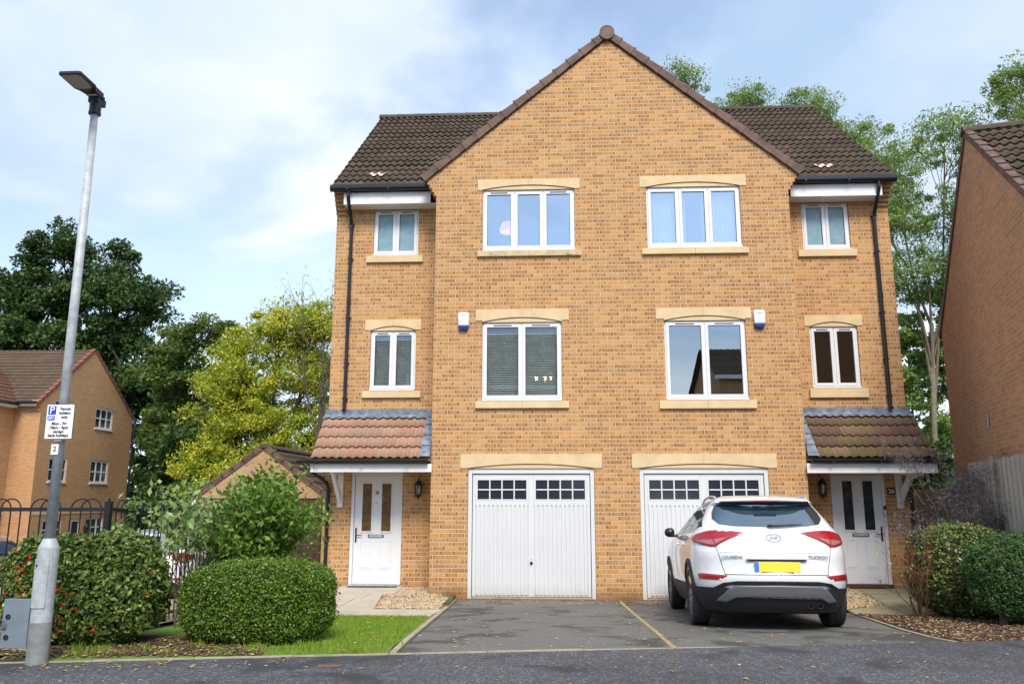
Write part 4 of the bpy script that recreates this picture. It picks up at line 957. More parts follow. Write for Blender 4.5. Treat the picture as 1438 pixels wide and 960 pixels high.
def ring(z, n=18, grow=0):
    w, yr, yf, c, cf = (lerp_tab(BODY, z, k) for k in (1, 2, 3, 4, 5)); pts = []
    an = [math.sin(math.pi/2*i/n) for i in range(n+1)]
    for i in range(-n, n+1): x = w*math.sin(math.pi/2*abs(i)/n)*(1 if i > 0 else -1); q = min(1, abs(x)/w); pts.append((x, yr+c*(1-(max(0, 1-q**2.7))**.5)))
    for k in range(1, 12): pts.append((w, yr+c+(yf-cf-yr-c)*k/12))
    for i in range(n, -n-1, -1): x = w*math.sin(math.pi/2*abs(i)/n)*(1 if i > 0 else -1); q = min(1, abs(x)/w); pts.append((x, yf-cf*(1-(max(0, 1-q**2.7))**.5)))
    for k in range(11, 0, -1): pts.append((-w, yr+c+(yf-cf-yr-c)*k/12))
    if grow: 
        cy_ = (yr+yf)/2; pts = [(x*(1+grow/w), cy_+(y-cy_)*(1+grow/2.1)) for x, y in pts]
    return [(x, y, z) for x, y in pts]
def loft(zs, grow=0):
    mb = MB(); R_ = [ring(z, grow=grow) for z in zs]; n = len(R_[0])
    for r in R_: mb.v += r
    for j in range(len(R_)-1):
        for i in range(n): k = (i+1) % n; mb.f.append((j*n+i, j*n+k, (j+1)*n+k, (j+1)*n+i)); mb.mi.append(0)
    mb.f.append(tuple(reversed(range(n)))); mb.f.append(tuple((len(R_)-1)*n+i for i in range(n))); mb.mi += [0, 0]
    return mb
def cut_arches(o, r, z=.34):
    cs = []
    for yc in (0, 2.65):
        c = MB(); c.lathe([(0, -1.3), (r, -1.3), (r, 1.3), (0, 1.3)], (0, yc, z), axis='x', n=40); co = c.build('cutter', M['cladding'])
        bm = bmesh.new(); bm.from_mesh(co.data); bmesh.ops.remove_doubles(bm, verts=bm.verts, dist=1e-5); bmesh.ops.recalc_face_normals(bm, faces=bm.faces); bm.to_mesh(co.data); bm.free()
        m_ = o.modifiers.new('b', 'BOOLEAN'); m_.operation = 'DIFFERENCE'; m_.object = co; m_.solver = 'EXACT'; cs.append(co)
    bm = bmesh.new(); bm.from_mesh(o.data); bmesh.ops.recalc_face_normals(bm, faces=bm.faces); bm.to_mesh(o.data); bm.free()
    apply_mods(o)
    for c in cs: bpy.data.objects.remove(c)
    bm = bmesh.new(); bm.from_mesh(o.data)
    for f in bm.faces: f.smooth = True
    for e in bm.edges:
        if len(e.link_faces) == 2 and e.calc_face_angle(0) > math.radians(38): e.smooth = False
    bm.to_mesh(o.data); bm.free()
def patch(name, poly, mat_, parent, off, mode='rear', th=.0, sub=3):
    # poly in (x,z) for rear / (y,z) for a side (mode=+1/-1): laid on the body's surface
    bm = bmesh.new(); vs = [bm.verts.new((a, 0, b)) for a, b in poly]; bm.faces.new(vs)
    bmesh.ops.triangulate(bm, faces=bm.faces[:])
    for _ in range(sub): bmesh.ops.subdivide_edges(bm, edges=bm.edges[:], cuts=1, use_grid_fill=True); 
    def place(v, o_):
        a, b = v.co.x, v.co.z
        if mode == 'rear': 
            w = lerp_tab(BODY, b, 1); a2 = max(-w*.995, min(w*.995, a)); e = 1e-3
            dx = (rear_y(a2+e*(-1 if a2 > 0 else 1), b)-rear_y(a2, b))/(e*(-1 if a2 > 0 else 1)); dz = (rear_y(a2, b+e)-rear_y(a2, b-e))/(2*e)
            n_ = Vector((dx, -1, dz)).normalized(); return Vector((a2, rear_y(a2, b), b))+n_*o_
        s = 1 if mode == 'R' else -1; return Vector((s*(side_x(a, b)+o_), a, b))
    bmesh.ops.recalc_face_normals(bm, faces=bm.faces)
    nv = [(v, v.co.copy()) for v in bm.verts]
    if th:
        r = bmesh.ops.extrude_face_region(bm, geom=bm.faces[:]); ev = [g for g in r['geom'] if isinstance(g, bmesh.types.BMVert)]
        for v in ev: v.co = place(v, off)
        es = set(ev)
        for v in bm.verts:
            if v not in es: v.co = place(v, off-th)
    else:
        for v in bm.verts: v.co = place(v, off)
    for f in bm.faces: f.smooth = True
    me = bpy.data.meshes.new(name); bm.to_mesh(me); bm.free(); me.materials.append(mat_); me.uv_layers.new(name='uv')
    o = bpy.data.objects.new(name, me); COL.objects.link(o); o.parent = parent; return o
def make_car(paint, loc, rot, label, cat, badges=False, rearplate='yellow'):
    C_ = empty('parked_car', loc, label, cat, rot=rot)
    zs = [.47,.50,.52,.56,.60,.625,.64,.68,.72,.79,.86,.88,.92,.98,1.02,1.06,1.10,1.15,1.2,1.25,1.3,1.35,1.39,1.42,1.445,1.45,1.47,1.49,1.52,1.545,1.56]
    b = loft(zs).build('body', paint, C_); cut_arches(b, .385)
    l = loft([.20,.24,.30,.36,.42,.469], .012).build('lower_cladding', M['cladding'], C_); cut_arches(l, .385)
    # wheel arch trims
    for sx in (-1, 1):
        for yc in (0, 2.65):
            mb = MB(); n = 22; bb = 0
            for i in range(n+1):
                a = math.radians(-8)+math.radians(196)*i/n
                for rr_, o_ in ((.383, .004), (.383, .022), (.440, .018), (.445, .002)):
                    y, z = yc+rr_*math.cos(a), .34+rr_*math.sin(a); z = max(z, .22); mb.v.append((sx*(side_x(y, z)+o_), y, z))
            for i in range(n):
                for j in range(3): mb.f.append((i*4+j, i*4+j+1, i*4+5+j, i*4+4+j)); mb.mi.append(0)
            mb.build('arch_trim', M['cladding'], b, smooth=True)
            # wheel
            hub = MB(); hub.lathe([(0, .02), (.045, .02), (.05, -.0), (.16, -.09)], (sx*.80, yc, .335), axis='x', n=20) if sx > 0 else hub.lathe([(0, -.02), (.045, -.02), (.05, 0), (.16, .09)], (sx*.80, yc, .335), axis='x', n=20)
            w = hub.build('wheel', M['galv_dark'], C_)
            ty = MB(); ty.lathe([(.235, -.10), (.30, -.108), (.330, -.095), (.340, -.065), (.3425, -.03), (.338, -.028), (.338, -.018), (.3425, -.016), (.3425, .016), (.338, .018), (.338, .028), (.3425, .03), (.340, .065), (.330, .095), (.30, .108), (.235, .10)], (sx*.79, yc, .340), axis='x', n=48); ty.build('tyre', M['rubber'], w, smooth=False)
            rm = MB(); xo = sx*.79; rm.lathe([(.238, -.10*sx), (.238, .088*sx), (.228, .094*sx), (.215, .07*sx), (.21, -.08*sx)], (xo, yc, .340), axis='x', n=40)
            for k in range(10):
                a = k*math.pi/5+.2; d = Vector((0, math.cos(a), math.sin(a))); p = Vector((-d.z*0, -d.z, d.y)); c0 = Vector((xo+sx*.070, yc, .34))
                q = [c0+d*.03+p*.022, c0+d*.22+p*.014, c0+d*.22-p*.014, c0+d*.03-p*.022]; rm.prism([tuple(v) for v in q], (sx*.018, 0, 0))
            rm.build('rim', M['silver'], w)
    # side glass, sills, door seams, handles, mirrors
    for s in ('L', 'R'):
        sg = 1 if s == 'R' else -1
        patch('side_window', [(-.42,1.165),(-.22,1.30),(-.02,1.375),(.30,1.395),(.30,1.10),(-.1,1.10)], M['carglass_d'], C_, .004, s)
        patch('side_window', [(.33,1.10),(.33,1.398),(.92,1.40),(.92,1.09)], M['carglass_d'], C_, .004, s)
        patch('side_window', [(.97,1.09),(.97,1.40),(1.42,1.345),(1.72,1.22),(1.94,1.10)], M['carglass_d'], C_, .004, s)
        for y in (.31, .95, 1.97): patch('door_seam', [(y, .50 if y > .5 else .78), (y+.008, .50 if y > .5 else .78), (y+.008, 1.09), (y, 1.09)], M['gap'], b, .0022, s, sub=4)
        for y in (.42, 1.10): hd = MB(); xx = side_x(y, .95)*sg; hd.box(xx, xx+sg*.025, y, y+.17, .945, .972); hd.build('door_handle', paint, C_, bevel=.006)
        m_ = MB(); m_.lathe([(0,-.075),(.045,-.06),(.066,-.02),(.068,.03),(.05,.06),(0,.075)], (sg*.955, 1.70, 1.125), axis='x', n=14); m_.box(sg*.83, sg*.93, 1.68, 1.74, 1.06, 1.10)
        m_.build('wing_mirror', M['black'] if badges else paint, C_, smooth=True)
        rr_ = MB(); rr_.tube([(sg*.545, -.22, 1.498), (sg*.55, -.10, 1.530), (sg*.545, .3, 1.556), (sg*.54, .8, 1.548), (sg*.535, 1.08, 1.495)], .016, 8); rr_.build('roof_rail', M['galv'], C_)
    # tailgate
    patch('rear_window', [(-.64,1.25),(-.58,1.185),(-.42,1.160),(0,1.148),(.42,1.160),(.58,1.185),(.64,1.25),(.625,1.33),(.58,1.41),(.30,1.432),(0,1.438),(-.30,1.432),(-.58,1.41),(-.625,1.33)], M['carglass_r'], C_, .005, sub=3)
    patch('spoiler_lip', [(-.56,1.405),(-.30,1.418),(0,1.423),(.30,1.418),(.56,1.405),(.52,1.455),(0,1.462),(-.52,1.455)], M['black'], C_, .016, th=.012)
    mb = MB(); n = 16
    for i in range(n+1):
        x = -.545+1.09*i/n; q = abs(x)/.56; y0 = rear_y(min(.56, abs(x)), 1.49)-.075*(1-q**4)
        mb.v += [(x, y0+.0, 1.468-.012*q), (x, y0+.004, 1.486-.014*q), (x, y0+.10, 1.515-.02*q), (x, y0+.25, 1.535-.03*q), (x, y0+.25, 1.45), (x, y0+.06, 1.452)]
    for i in range(n):
        for j in range(6): k = (j+1) % 6; mb.f.append((i*6+j, i*6+k, i*6+6+k, i*6+6+j)); mb.mi.append(0)
    mb.f.append(tuple(range(6))); mb.f.append(tuple(n*6+j for j in range(6))); mb.mi += [0, 0]
    mb.build('spoiler', paint, C_, smooth=True)
    mb = MB(); mb.box(-.14, .14, -.552, -.53, 1.452, 1.466); mb.build('brake_light', M['redlens'], C_)
    mb = MB(); mb.tube([(.36, -.668, 1.182), (.18, -.705, 1.172), (.0, -.715, 1.168), (-.04, -.70, 1.165)], [.006, .012, .017, .017], 6); mb.build('rear_wiper', M['black'], C_)
    for s in (-1, 1):
        P = lambda L: [(s*x, z) for x, z in L]
        lt = patch('tail_light', P([(.325,1.082),(.47,1.100),(.62,1.110),(.74,1.098),(.83,1.065),(.885,1.015),(.875,.985),(.80,.950),(.70,.925),(.645,.925),(.60,.960),(.50,1.008),(.40,1.050)]), M['redlens'], C_, .012, th=.012)
        patch('reversing_lens', P([(.79,.972),(.825,.99),(.78,1.0),(.71,1.002),(.60,1.012),(.50,1.030),(.56,.998),(.62,.966),(.66,.945),(.71,.948)]), M['clearlens'], lt, .0155)
        patch('lamp_divider', P([(.640,.925),(.655,.925),(.690,1.104),(.675,1.104)]), M['redlens'], lt, .017)
        patch('reflector', P([(.545,.606),(.815,.625),(.845,.612),(.835,.560),(.66,.556),(.62,.566)]), M['redlens'], C_, .006, th=.01)
        patch('panel_gap', P([(.645,.925),(.651,.925),(.575,.620),(.569,.620)]), M['gap'], b, .0022)
    patch('panel_gap', [(-.58,.613),(.58,.613),(.58,.621),(-.58,.621)], M['gap'], b, .0022, sub=4)
    patch('body_crease', [(-.62,.858),(.62,.858),(.62,.864),(-.62,.864)], M['galv'] if badges else M['gap'], b, .0012, sub=4)
    sd_ = patch('rear_skid_panel', [(-.46,.505),(-.53,.47),(-.66,.335),(-.56,.322),(-.46,.375),(-.30,.385),(.30,.385),(.46,.375),(.56,.322),(.66,.335),(.53,.47),(.46,.505),(0,.512)], M['silver'], C_, .035, th=.02, sub=3)
    patch('bumper_lip', [(-.52,.508),(0,.515),(.52,.508),(.58,.485),(.66,.44),(.70,.47),(.60,.525),(.45,.548),(0,.552),(-.45,.548),(-.60,.525),(-.70,.47),(-.66,.44),(-.58,.485)], M['black'], C_, .014, th=.01)
    # number plate under a dark lip painted as the recess shadow
    mb = MB(); yp_ = rear_y(0, .70)
    mb.prism([(-.34, yp_-.012, .788), (.34, yp_-.012, .788), (.30, yp_-.004, .768), (-.30, yp_-.004, .768)], (0, .03, 0)); mb.build('plate_shadow_lip', M['gap'] if badges else paint, C_)
    mb = MB(); mb.box(-.255, .255, yp_-.012, yp_-.004, .648, .758); pl = mb.build('number_plate', M[rearplate], C_, bevel=.002)
    mb = MB(); mb.box(-.254, -.205, yp_-.0145, yp_-.0125, .650, .757); mb.build('plate_band', M['plateblue'], pl)
    mb = MB(); mb.box(-.18, .18, yp_-.0145, yp_-.004, .632, .6475); mb.build('plate_strip', M['rubber'], pl)
    mb = MB(); mb.box(.28, .52, -.70, -.62, .27, .34); mb.lathe([(.032, -.10), (.038, -.10), (.038, 0), (.030, 0)], (.36, -.67, .29), axis='y', n=14); mb.lathe([(.032, -.10), (.038, -.10), (.038, 0), (.030, 0)], (.47, -.65, .29), axis='y', n=14); mb.build('exhaust', M['cladding'], C_)
    mb = MB(); mb.box(-.56, .56, -.42, 3.0, .17, .30); mb.build('underbody', M['gap'], C_)
    # nose
    for s in (-1, 1):
        mb = MB(); mb.lathe([(0,-.05),(.10,-.03),(.13,.02),(.10,.07),(0,.10)], (s*.66, 3.22, .86), axis='y', n=16); o = mb.build('headlight', M['headlens'], C_, smooth=True); 
    mb = MB(); mb.box(-.42, .42, 3.40, 3.535, .56, .80)
    mb.build('grille', M['black'], C_, bevel=.02)
    patchf = MB(); pts_ = []
    for z, f in ((1.06, 0), (1.15, 0), (1.25, 0), (1.35, 0), (1.44, 0)):
        w, yf, cf = lerp_tab(BODY, z, 1), lerp_tab(BODY, z, 3), lerp_tab(BODY, z, 5)
        for i in range(-8, 9): x = w*.86*i/8; q = abs(x)/w; pts_.append((x, yf-cf*(1-(1-q**2.7)**.5)+.012, z+.008))
    patchf.v = pts_
    for j in range(4):
        for i in range(16): patchf.f.append((j*17+i, j*17+i+1, j*17+18+i, j*17+17+i)); patchf.mi.append(0)
    patchf.build('windscreen', M['carglass_d'], C_, smooth=True)
    if badges:
        dk = M['galv_dark']
        text_obj('badge_lettering', 'HYUNDAI', .046, dk, C_, (-.49, rear_y(.49, .80)-.011, .808), ext=.002, bold=.0012, sx=1.15, rot=(math.pi/2,0,-.20))
        text_obj('badge_lettering', 'TUCSON', .050, dk, C_, (.47, rear_y(.47, .80)-.011, .812), ext=.002, bold=.0008, sx=1.15, rot=(math.pi/2,0,.20), shear=.15)
        e = MB(); c = Vector((0, rear_y(0, 1.02)-.010, 1.028)); n = 40; sl_ = math.radians(24)
        pts_ = [c+Vector((.083*math.cos(6.2832*i/n), .02*math.sin(6.2832*i/n)*1.0, .044*math.sin(6.2832*i/n))) for i in range(n+1)]
        e.tube(pts_, .0045, 6)
        for s in (-1, 1): e.tube([c+Vector((s*.030-.018, -.012, -.026)), c+Vector((s*.036, 0, 0)), c+Vector((s*.030+.018, .014, .030))], [.003, .0055, .003], 6)
        e.tube([c+Vector((-.038, -.003, -.006)), c+Vector((0, .0, .002)), c+Vector((.038, .003, .008))], .0045, 6)
        e.build('emblem', dk, C_)
        for x in (-.62, -.22, .22, .62): mb = MB(); mb.lathe([(0, -.006), (.014, -.006), (.016, 0)], (x, rear_y(x, .545)+.0, .545+.02), axis='y', n=12); mb.build('parking_sensor', M['bargeboard'], C_)
    # cabin: seats seen through the glass
    mb = MB(); mb.box(-.62, .62, -.40, 2.1, .70, .98)
    for x in (-.34, .34): mb.box(x-.22, x+.22, .95, 1.10, .9, 1.22); mb.box(x-.11, x+.11, .98, 1.06, 1.24, 1.36)
    for x in (-.40, 0, .40): mb.box(x-.19, x+.19, .02, .14, .9, 1.16); mb.box(x-.09, x+.09, .04, .11, 1.17, 1.27)
    mb.build('seats', M['cladding'], C_)
    return C_
m_, t, b_ = newmat('dark_car_glass'); _gl = t.nodes.new('ShaderNodeBsdfGlossy'); _gl.inputs[0].default_value = (.75,.88,1,1); _gl.inputs['Roughness'].default_value = .01; _ms = t.nodes.new('ShaderNodeMixShader'); _ms.inputs[0].default_value = .26; b_.inputs['Base Color'].default_value = (.012,.03,.045,1); b_.inputs['Roughness'].default_value = .05; t.links.new(b_.outputs[0], _ms.inputs[1]); t.links.new(_gl.outputs[0], _ms.inputs[2]); t.links.new(_ms.outputs[0], t.nodes['Material Output'].inputs[0]); M['carglass_r'] = m_
m_, t, b_ = newmat('dark_side_glass'); b_.inputs['Base Color'].default_value = (.012,.022,.035,1); b_.inputs['Roughness'].default_value = .03; b_.inputs['Specular IOR Level'].default_value = .2; b_.inputs['IOR'].default_value = 1.2; b_.inputs['Coat Roughness'].default_value = .0
M['carglass_d'] = m_
b_ = None
make_car(M['carwhite'], (1.445, -4.11, .2295), (-.0604, 0, -.045), 'white compact SUV parked nose-in before the right garage door', 'car', True)
make_car(M['carwhite'], (-9.9, 3.6, hgl(-9.9, 5)+.03), (0, 0, math.radians(4)), 'white car glimpsed through the shrub behind the black railings', 'car')
make_car(M['cargrey'], (-20.6, 12.6, hgl(-20, 12.6)+.03), (0, 0, math.radians(-125)), 'dark grey car parked in the courtyard at the far left', 'car')

# ------------------------------------------------------------------ street lamp with parking sign
LX, LY = -5.50, -7.56
lamp = empty('street_lamp', (LX, LY, .38), 'tall galvanised street lamp post with a black LED head beside the berry hedge', 'street lamp')
mb = MB(); mb.tube([(0,0,-.1), (0,0,.34)], .087, 20); mb.build('base_sleeve', M['galv_dark'], lamp, smooth=False)
mb = MB(); mb.tube([(0,0,.34), (0,0,.93), (0,0,.955), (0,0,1.03)], [.084,.084,.082,.052], 20); mb.build('lower_column', M['galv'], lamp)
mb = MB(); mb.tube([(0,0,1.03), (0,0,5.02)], [.045,.035], 18); mb.build('column', M['galv'], lamp, smooth=True)
mb = MB(); n = 8
for (z0, z1, w0) in ((.50, .86, .058),):
    for i in range(n): pass
    pts_ = []
    for i in range(n+1): a = -math.pi/2-.95+1.9*i/n-.25; pts_.append((math.cos(a)*.092, math.sin(a)*.092))
    b0 = len(mb.v)
    for x, y in pts_: mb.v += [(x, y, .46), (x, y, .86)]
    for i in range(n): mb.f.append((b0+2*i, b0+2*i+2, b0+2*i+3, b0+2*i+1)); mb.mi.append(0)
    for x, y in pts_: mb.v += [(x*.9, y*.9, .46), (x*.9, y*.9, .86)]
    k = 2*(n+1)
    for i in range(n): mb.f.append((b0+2*i, b0+2*i+2, b0+k+2*i+2, b0+k+2*i)); mb.f.append((b0+2*i+1, b0+2*i+3, b0+k+2*i+3, b0+k+2*i+1)); mb.mi += [0, 0]
    for e in (0, 2*n): mb.f.append((b0+e, b0+e+1, b0+k+e+1, b0+k+e)); mb.mi.append(0)
ad = mb.build('access_door', M['galv'], lamp)
mb = MB(); mb.lathe([(0, -.006), (.008, -.006), (.009, 0)], (-.035, -.086, .81), axis='y', n=10); mb.build('door_lock', M['black'], ad)
mb = MB(); mb.tube([(0,0,5.0), (0,0,5.13)], .052, 18); mb.tube([(0,0,4.99), (0,0,5.01)], .056, 18); hd = mb.build('head_collar', M['lampblack'], lamp)
# luminaire: flat head reaching over the road (towards -Y), slightly raised
mb = MB(); out = [(x*.92, y*.70) for x, y in [(.065,.07),(.068,-.12),(.085,-.20),(.115,-.27),(.115,-.62),(.10,-.64),(-.10,-.64),(-.115,-.62),(-.115,-.27),(-.085,-.20),(-.068,-.12),(-.065,.07)]]
tz = lambda y: 5.17-.02*y
mb.prism([(x, y, tz(y)-.012) for x, y in out], (0,0,.028)); mb.prism([(x*.72, y, 5.186-.02*y) for x, y in out[:3]]+[(.05, -.21, 5.195), (-.05, -.21, 5.195)]+[(x*.72, y, 5.186-.02*y) for x, y in out[9:]], (0,0,.045))
mb.box(-.05, .05, -.05, .09, 5.10, 5.17)
mb.build('lamp_head', M['lampblack'], lamp, bevel=.004)
mb = MB(); mb.prism([(x*.92, y*.70, tz(y*.70)-.0165) for x, y in ((.092,-.31),(.098,-.59),(.08,-.615),(-.08,-.615),(-.098,-.59),(-.092,-.31),(-.06,-.27),(.06,-.27))], (0,0,.004)); mb.build('lamp_lens', M['lens'], lamp)
mb = MB(); mb.box(-.045, .045, -.085, -.055, 5.155, 5.1575); mb.build('rating_label', M['letterwhite'], lamp)
# parking sign plate
sg_ = empty('parking_sign', (LX+.015, LY-.062, 2.418), 'white permit holders parking sign with a blue P clamped to the lamp post', 'sign')
mb = MB(); mb.box(-.128, .128, 0, .003, -.155, .155); sp_ = mb.build('plate', M['ink'], sg_, bevel=.001)
mb = MB(); mb.box(-.1235, .1235, -.0015, -.0002, -.1505, .1505); mb.build('face', M['signwhite'], sp_)
mb = MB(); mb.box(-.110, -.040, -.0028, -.0018, .062, .139); mb.box(-.112, -.046, -.0028, -.0018, .012, .050); mb.build('blue_panels', M['signblue'], sp_)
for tx, sz, x, z, mt in (('P', .092, -.075, .100, 'letterwhite'), ('GF1', .032, -.079, .0305, 'letterwhite'), ('Permit', .034, .045, .112, 'ink'), ('holders', .034, .042, .076, 'ink'), ('only', .034, .042, .040, 'ink'),
        ('Mon - Fri', .036, .0, -.018, 'ink'), ('10am - 4pm', .036, .0, -.053, 'ink'), ('except', .034, .0, -.088, 'ink'), ('bank holidays', .034, .0, -.122, 'ink')):
    text_obj('lettering', tx, sz, M[mt], sp_, (x, -.0035, z), ext=.0006, bold=.0009)
mb = MB(); mb.box(-.03, .03, .003, .02, -.175, -.155); mb.box(-.055, .055, .0035, .012, .04, .055); mb.box(-.055, .055, .0035, .012, -.09, -.075); mb.build('clamp', M['galv_dark'], sg_)
nb = empty('number_sticker', (LX-.008, LY-.054, 2.175), 'small white sticker reading 2 below the parking sign', 'sticker')
mb = MB(); mb.box(-.033, .033, 0, .003, -.045, .045); st = mb.build('sticker', M['letterwhite'], nb)
text_obj('lettering', '2', .062, M['ink'], st, (0, -.001, .002), ext=.0006, bold=.001)

# ------------------------------------------------------------------ bow top railings
def railing(name, P0, P1, z0a, z0b, label, groups, posts):
    P0, P1 = Vector((*P0, 0)), Vector((*P1, 0)); d = P1-P0; L_ = d.length; d.normalize()
    root = empty(name, (P0.x, P0.y, z0a), label, 'railings', 'black bow topped railings')
    def pt(s, z): 
        q = d*s; return (q.x, q.y, z+(z0b-z0a)*s/L_)
    mb = MB()
    for z in (1.245, .10): 
        a, b = Vector(pt(0, z)), Vector(pt(L_, z)); mb.obox((a+b)/2, ((b-a).normalized(), d.cross(Vector((0,0,1))), Vector((0,0,1))), ((b-a).length/2, .006, .02))
    mb.build('rail', M['blackmetal'], root)
    pitch = .110; s = .08
    while s+3*pitch < L_-.03:
        for o_ in (0, pitch):
            mb = MB(); r = pitch; s0, s1 = s+o_, s+o_+2*pitch; cz = 1.245
            pts_ = [pt(s0, .02), pt(s0, cz)]+[pt(s0+r-r*math.cos(math.pi*k/10), cz+r*math.sin(math.pi*k/10)) for k in range(1, 10)]+[pt(s1, cz), pt(s1, .02)]
            mb.tube(pts_, .0085, 6); mb.build('bow', M['blackmetal'], root)
        s += 4*pitch
    for s in posts:
        mb = MB(); x, y, z = pt(s, 0); mb.box(x-.03, x+.03, y-.03, y+.03, z-.1, z+1.32); mb.box(x-.034, x+.034, y-.034, y+.034, z+1.32, z+1.33); mb.lathe([(0, .04), (.012, .036), (.016, .022), (.012, .008), (.006, 0)], (x, y, z+1.33), n=10); mb.build('post', M['blackmetal'], root)
    return root
railing('railing', (-5.84, -6.05), (-10.9, -6.05), .385, .385, 'black bow-topped railing running left behind the street lamp and berry hedge', 0, (0, 2.6, 4.9))
railing('railing', (-5.84, -5.97), (-5.84, -2.0), .385, .10, 'black bow-topped railing running back from the road behind the leafy shrub', 0, (1.2, 2.6, 4.0))
mb = MB(); mb.box(-5.86, -5.80, -4.80, -4.74, .20, 1.47); mb.box(-5.865, -5.795, -4.805, -4.735, 1.47, 1.485); tag(mb.build('marker_post', M['bargeboard'], bevel=.004), 'white square post standing beside the black railing post', 'post')
cb_ = empty('service_cabinet', (-6.085, -7.02, .38), 'low grey steel cabinet with padlock between railings and lamp post', 'cabinet')
mb = MB(); mb.box(-.125, .125, 0, .16, .02, .455); mb.build('body', M['greymetal'], cb_, bevel=.006)
mb = MB(); mb.box(-.15, .16, -.02, .18, -.02, .02); mb.build('plinth', M['edging'], cb_)
for z in (.30, .12): mb = MB(); mb.lathe([(.010, -.010), (.022, -.010), (.022, 0), (.010, 0)], (-.07, 0, z), axis='y', n=14); mb.build('lock_ring', M['black'], cb_)
mb = MB(); mb.box(-.115, -.075, -.022, -.002, .20, .235); mb.tube([(-.108, -.012, .235), (-.106, -.012, .26), (-.095, -.012, .27), (-.084, -.012, .26), (-.082, -.012, .235)], .004, 6); mb.build('padlock', M['chrome'], cb_)
# iron stop-tap cover in the footway
ic = MB(); ic.prism([(-3.10, -7.60, .385), (-2.90, -7.58, .385), (-2.89, -7.49, .385), (-3.09, -7.51, .385)], (0,0,.006)); tag(ic.build('access_cover', M['greentop'], bevel=.001), 'small rusty iron cover set in the tarmac by the lawn', 'cover')

# ------------------------------------------------------------------ timber fences on the right
def board_fence(P0, P1, z0, z1, mat_, label, posts, concrete=False, arch=0):
    P0v, P1v = Vector((*P0, 0)), Vector((*P1, 0)); d = (P1v-P0v); L_ = d.length; d.normalize(); nn = Vector((d.y, -d.x, 0))
    root = empty('timber_fence', (P0[0], P0[1], z0), label, 'fence')
    mb = MB(); s = 0; H = z1-z0; k = 0
    while s < L_-.02:
        w = .12; a, b = d*s, d*min(L_, s+w-.006); o = nn*(.008 if k % 2 else 0); hh_ = H+random.uniform(-.008, .008)+arch*math.sin(math.pi*min(1, s/1.8))*0
        bb = len(mb.v)
        for p, zz in ((a, 0), (b, 0), (b, hh_), (a, hh_)): mb.v.append((p.x+o.x, p.y+o.y, zz))
        for p, zz in ((a, 0), (b, 0), (b, hh_), (a, hh_)): mb.v.append((p.x+o.x-nn.x*.016, p.y+o.y-nn.y*.016, zz))
        base = s
        for q in ((0,1,2,3),(7,6,5,4),(0,4,5,1),(1,5,6,2),(2,6,7,3),(3,7,4,0)):
            mb.f.append(tuple(bb+i for i in q)); mb.mi.append(0); fu = [(base, 0), (base+w*.99, 0), (base+w*.99, H), (base, H)]*2; mb.uv[len(mb.f)-1] = [fu[i] for i in q]
        s += w; k += 1
    mb.build('boards', mat_, root)
    for s in posts:
        q = d*s; mb = MB(); mb.box(q.x-.05, q.x+.05, q.y-.02, q.y+.08, 0, H+(.05 if concrete else -.02)); mb.build('post', M['edging'] if concrete else mat_, root)
    mb = MB()
    for zz in (.25, H-.25): a, b = Vector((0,0,zz))-nn*.04, d*L_+Vector((0,0,zz))-nn*.04; mb.obox((a+b)/2, (d, nn, Vector((0,0,1))), (L_/2, .02, .035))
    mb.build('rail', mat_, root)
    return root
board_fence((5.50, 1.3), (6.95, 1.5), .0, 1.90, M['fence_wood'], 'weathered brown board fence closing the gap beside the right house', (.42, 1.2))
board_fence((5.93, -.30), (4.93, -4.05), .12, 2.32, M['fence_grey'], 'taller silvery board fence before the neighbouring brick wall', (1.83, 3.66), True)
# ------------------------------------------------------------------ neighbouring house on the right
def local_frame(p0, th):
    d = Vector((math.sin(th), -math.cos(th), 0)); r = Vector((math.cos(th), math.sin(th), 0)); return Matrix(((r.x, d.x, 0, p0[0]), (r.y, d.y, 0, p0[1]), (0, 0, 1, p0[2]), (0,0,0,1)))
th = math.radians(-15); nb_ = empty('brick_house', (0,0,0), 'brown brick house whose plain gable wall rises at the right edge', 'house')
nb_.matrix_world = local_frame((7.04, 2.46, 0), th)       # local x: away to the right, y: towards the road, z: up
HW, EV, AP = 3.62, 5.17, 7.95
mb = MB(); mb.face([(0,0,-.5), (0,2*HW,-.5), (0,2*HW,EV), (0,HW,AP), (0,0,EV)]); mb.face([(0,2*HW,-.5), (7,2*HW,-.5), (7,2*HW,EV), (0,2*HW,EV)]); mb.face([(0,0,-.5), (0,0,EV), (7,0,EV), (7,0,-.5)]); mb.face([(7,0,-.5), (7,0,EV), (7,HW,AP), (7,2*HW,EV), (7,2*HW,-.5)])
mb.build('wall', M['brick_red'], nb_)
mb = MB(); V1 = Vector((0,-HW-.15,AP-EV+.1)); L1 = V1.length
tiles(mb, (.01, 2*HW+.15, EV-.06), (1,0,0), V1, 7.1, L1, nper=5); tiles(mb, (7.11, -.15, EV-.06), (-1,0,0), Vector((0,HW+.15,AP-EV+.1)), 7.1, L1, nper=3)
rf_ = mb.build('roof', M['tile'], nb_, smooth=True)
mb = MB(); halfround(mb, (-.05, HW, AP+.03), (7.1, HW, AP+.03), .12); mb.build('ridge_tiles', M['tile'], rf_)
mb = MB()
for s in (-1, 1):
    P0 = Vector((-.03, HW+s*(HW+.18), EV-.08)); P1 = Vector((-.03, HW, AP+.06)); d = P1-P0; L_ = d.length; d.normalize(); nr = Vector((0, s*abs(d.z), abs(d.y))); k = 13
    for i in range(k):
        a, b = P0+d*(L_*i/k), P0+d*(L_*(i+1)/k+.02); mb.prism([tuple(p) for p in (a-nr*.07, b-nr*.06, b+nr*.04, a+nr*.065)], (.12, 0, 0))
mb.build('verge_caps', M['verge'], rf_, bevel=.005)
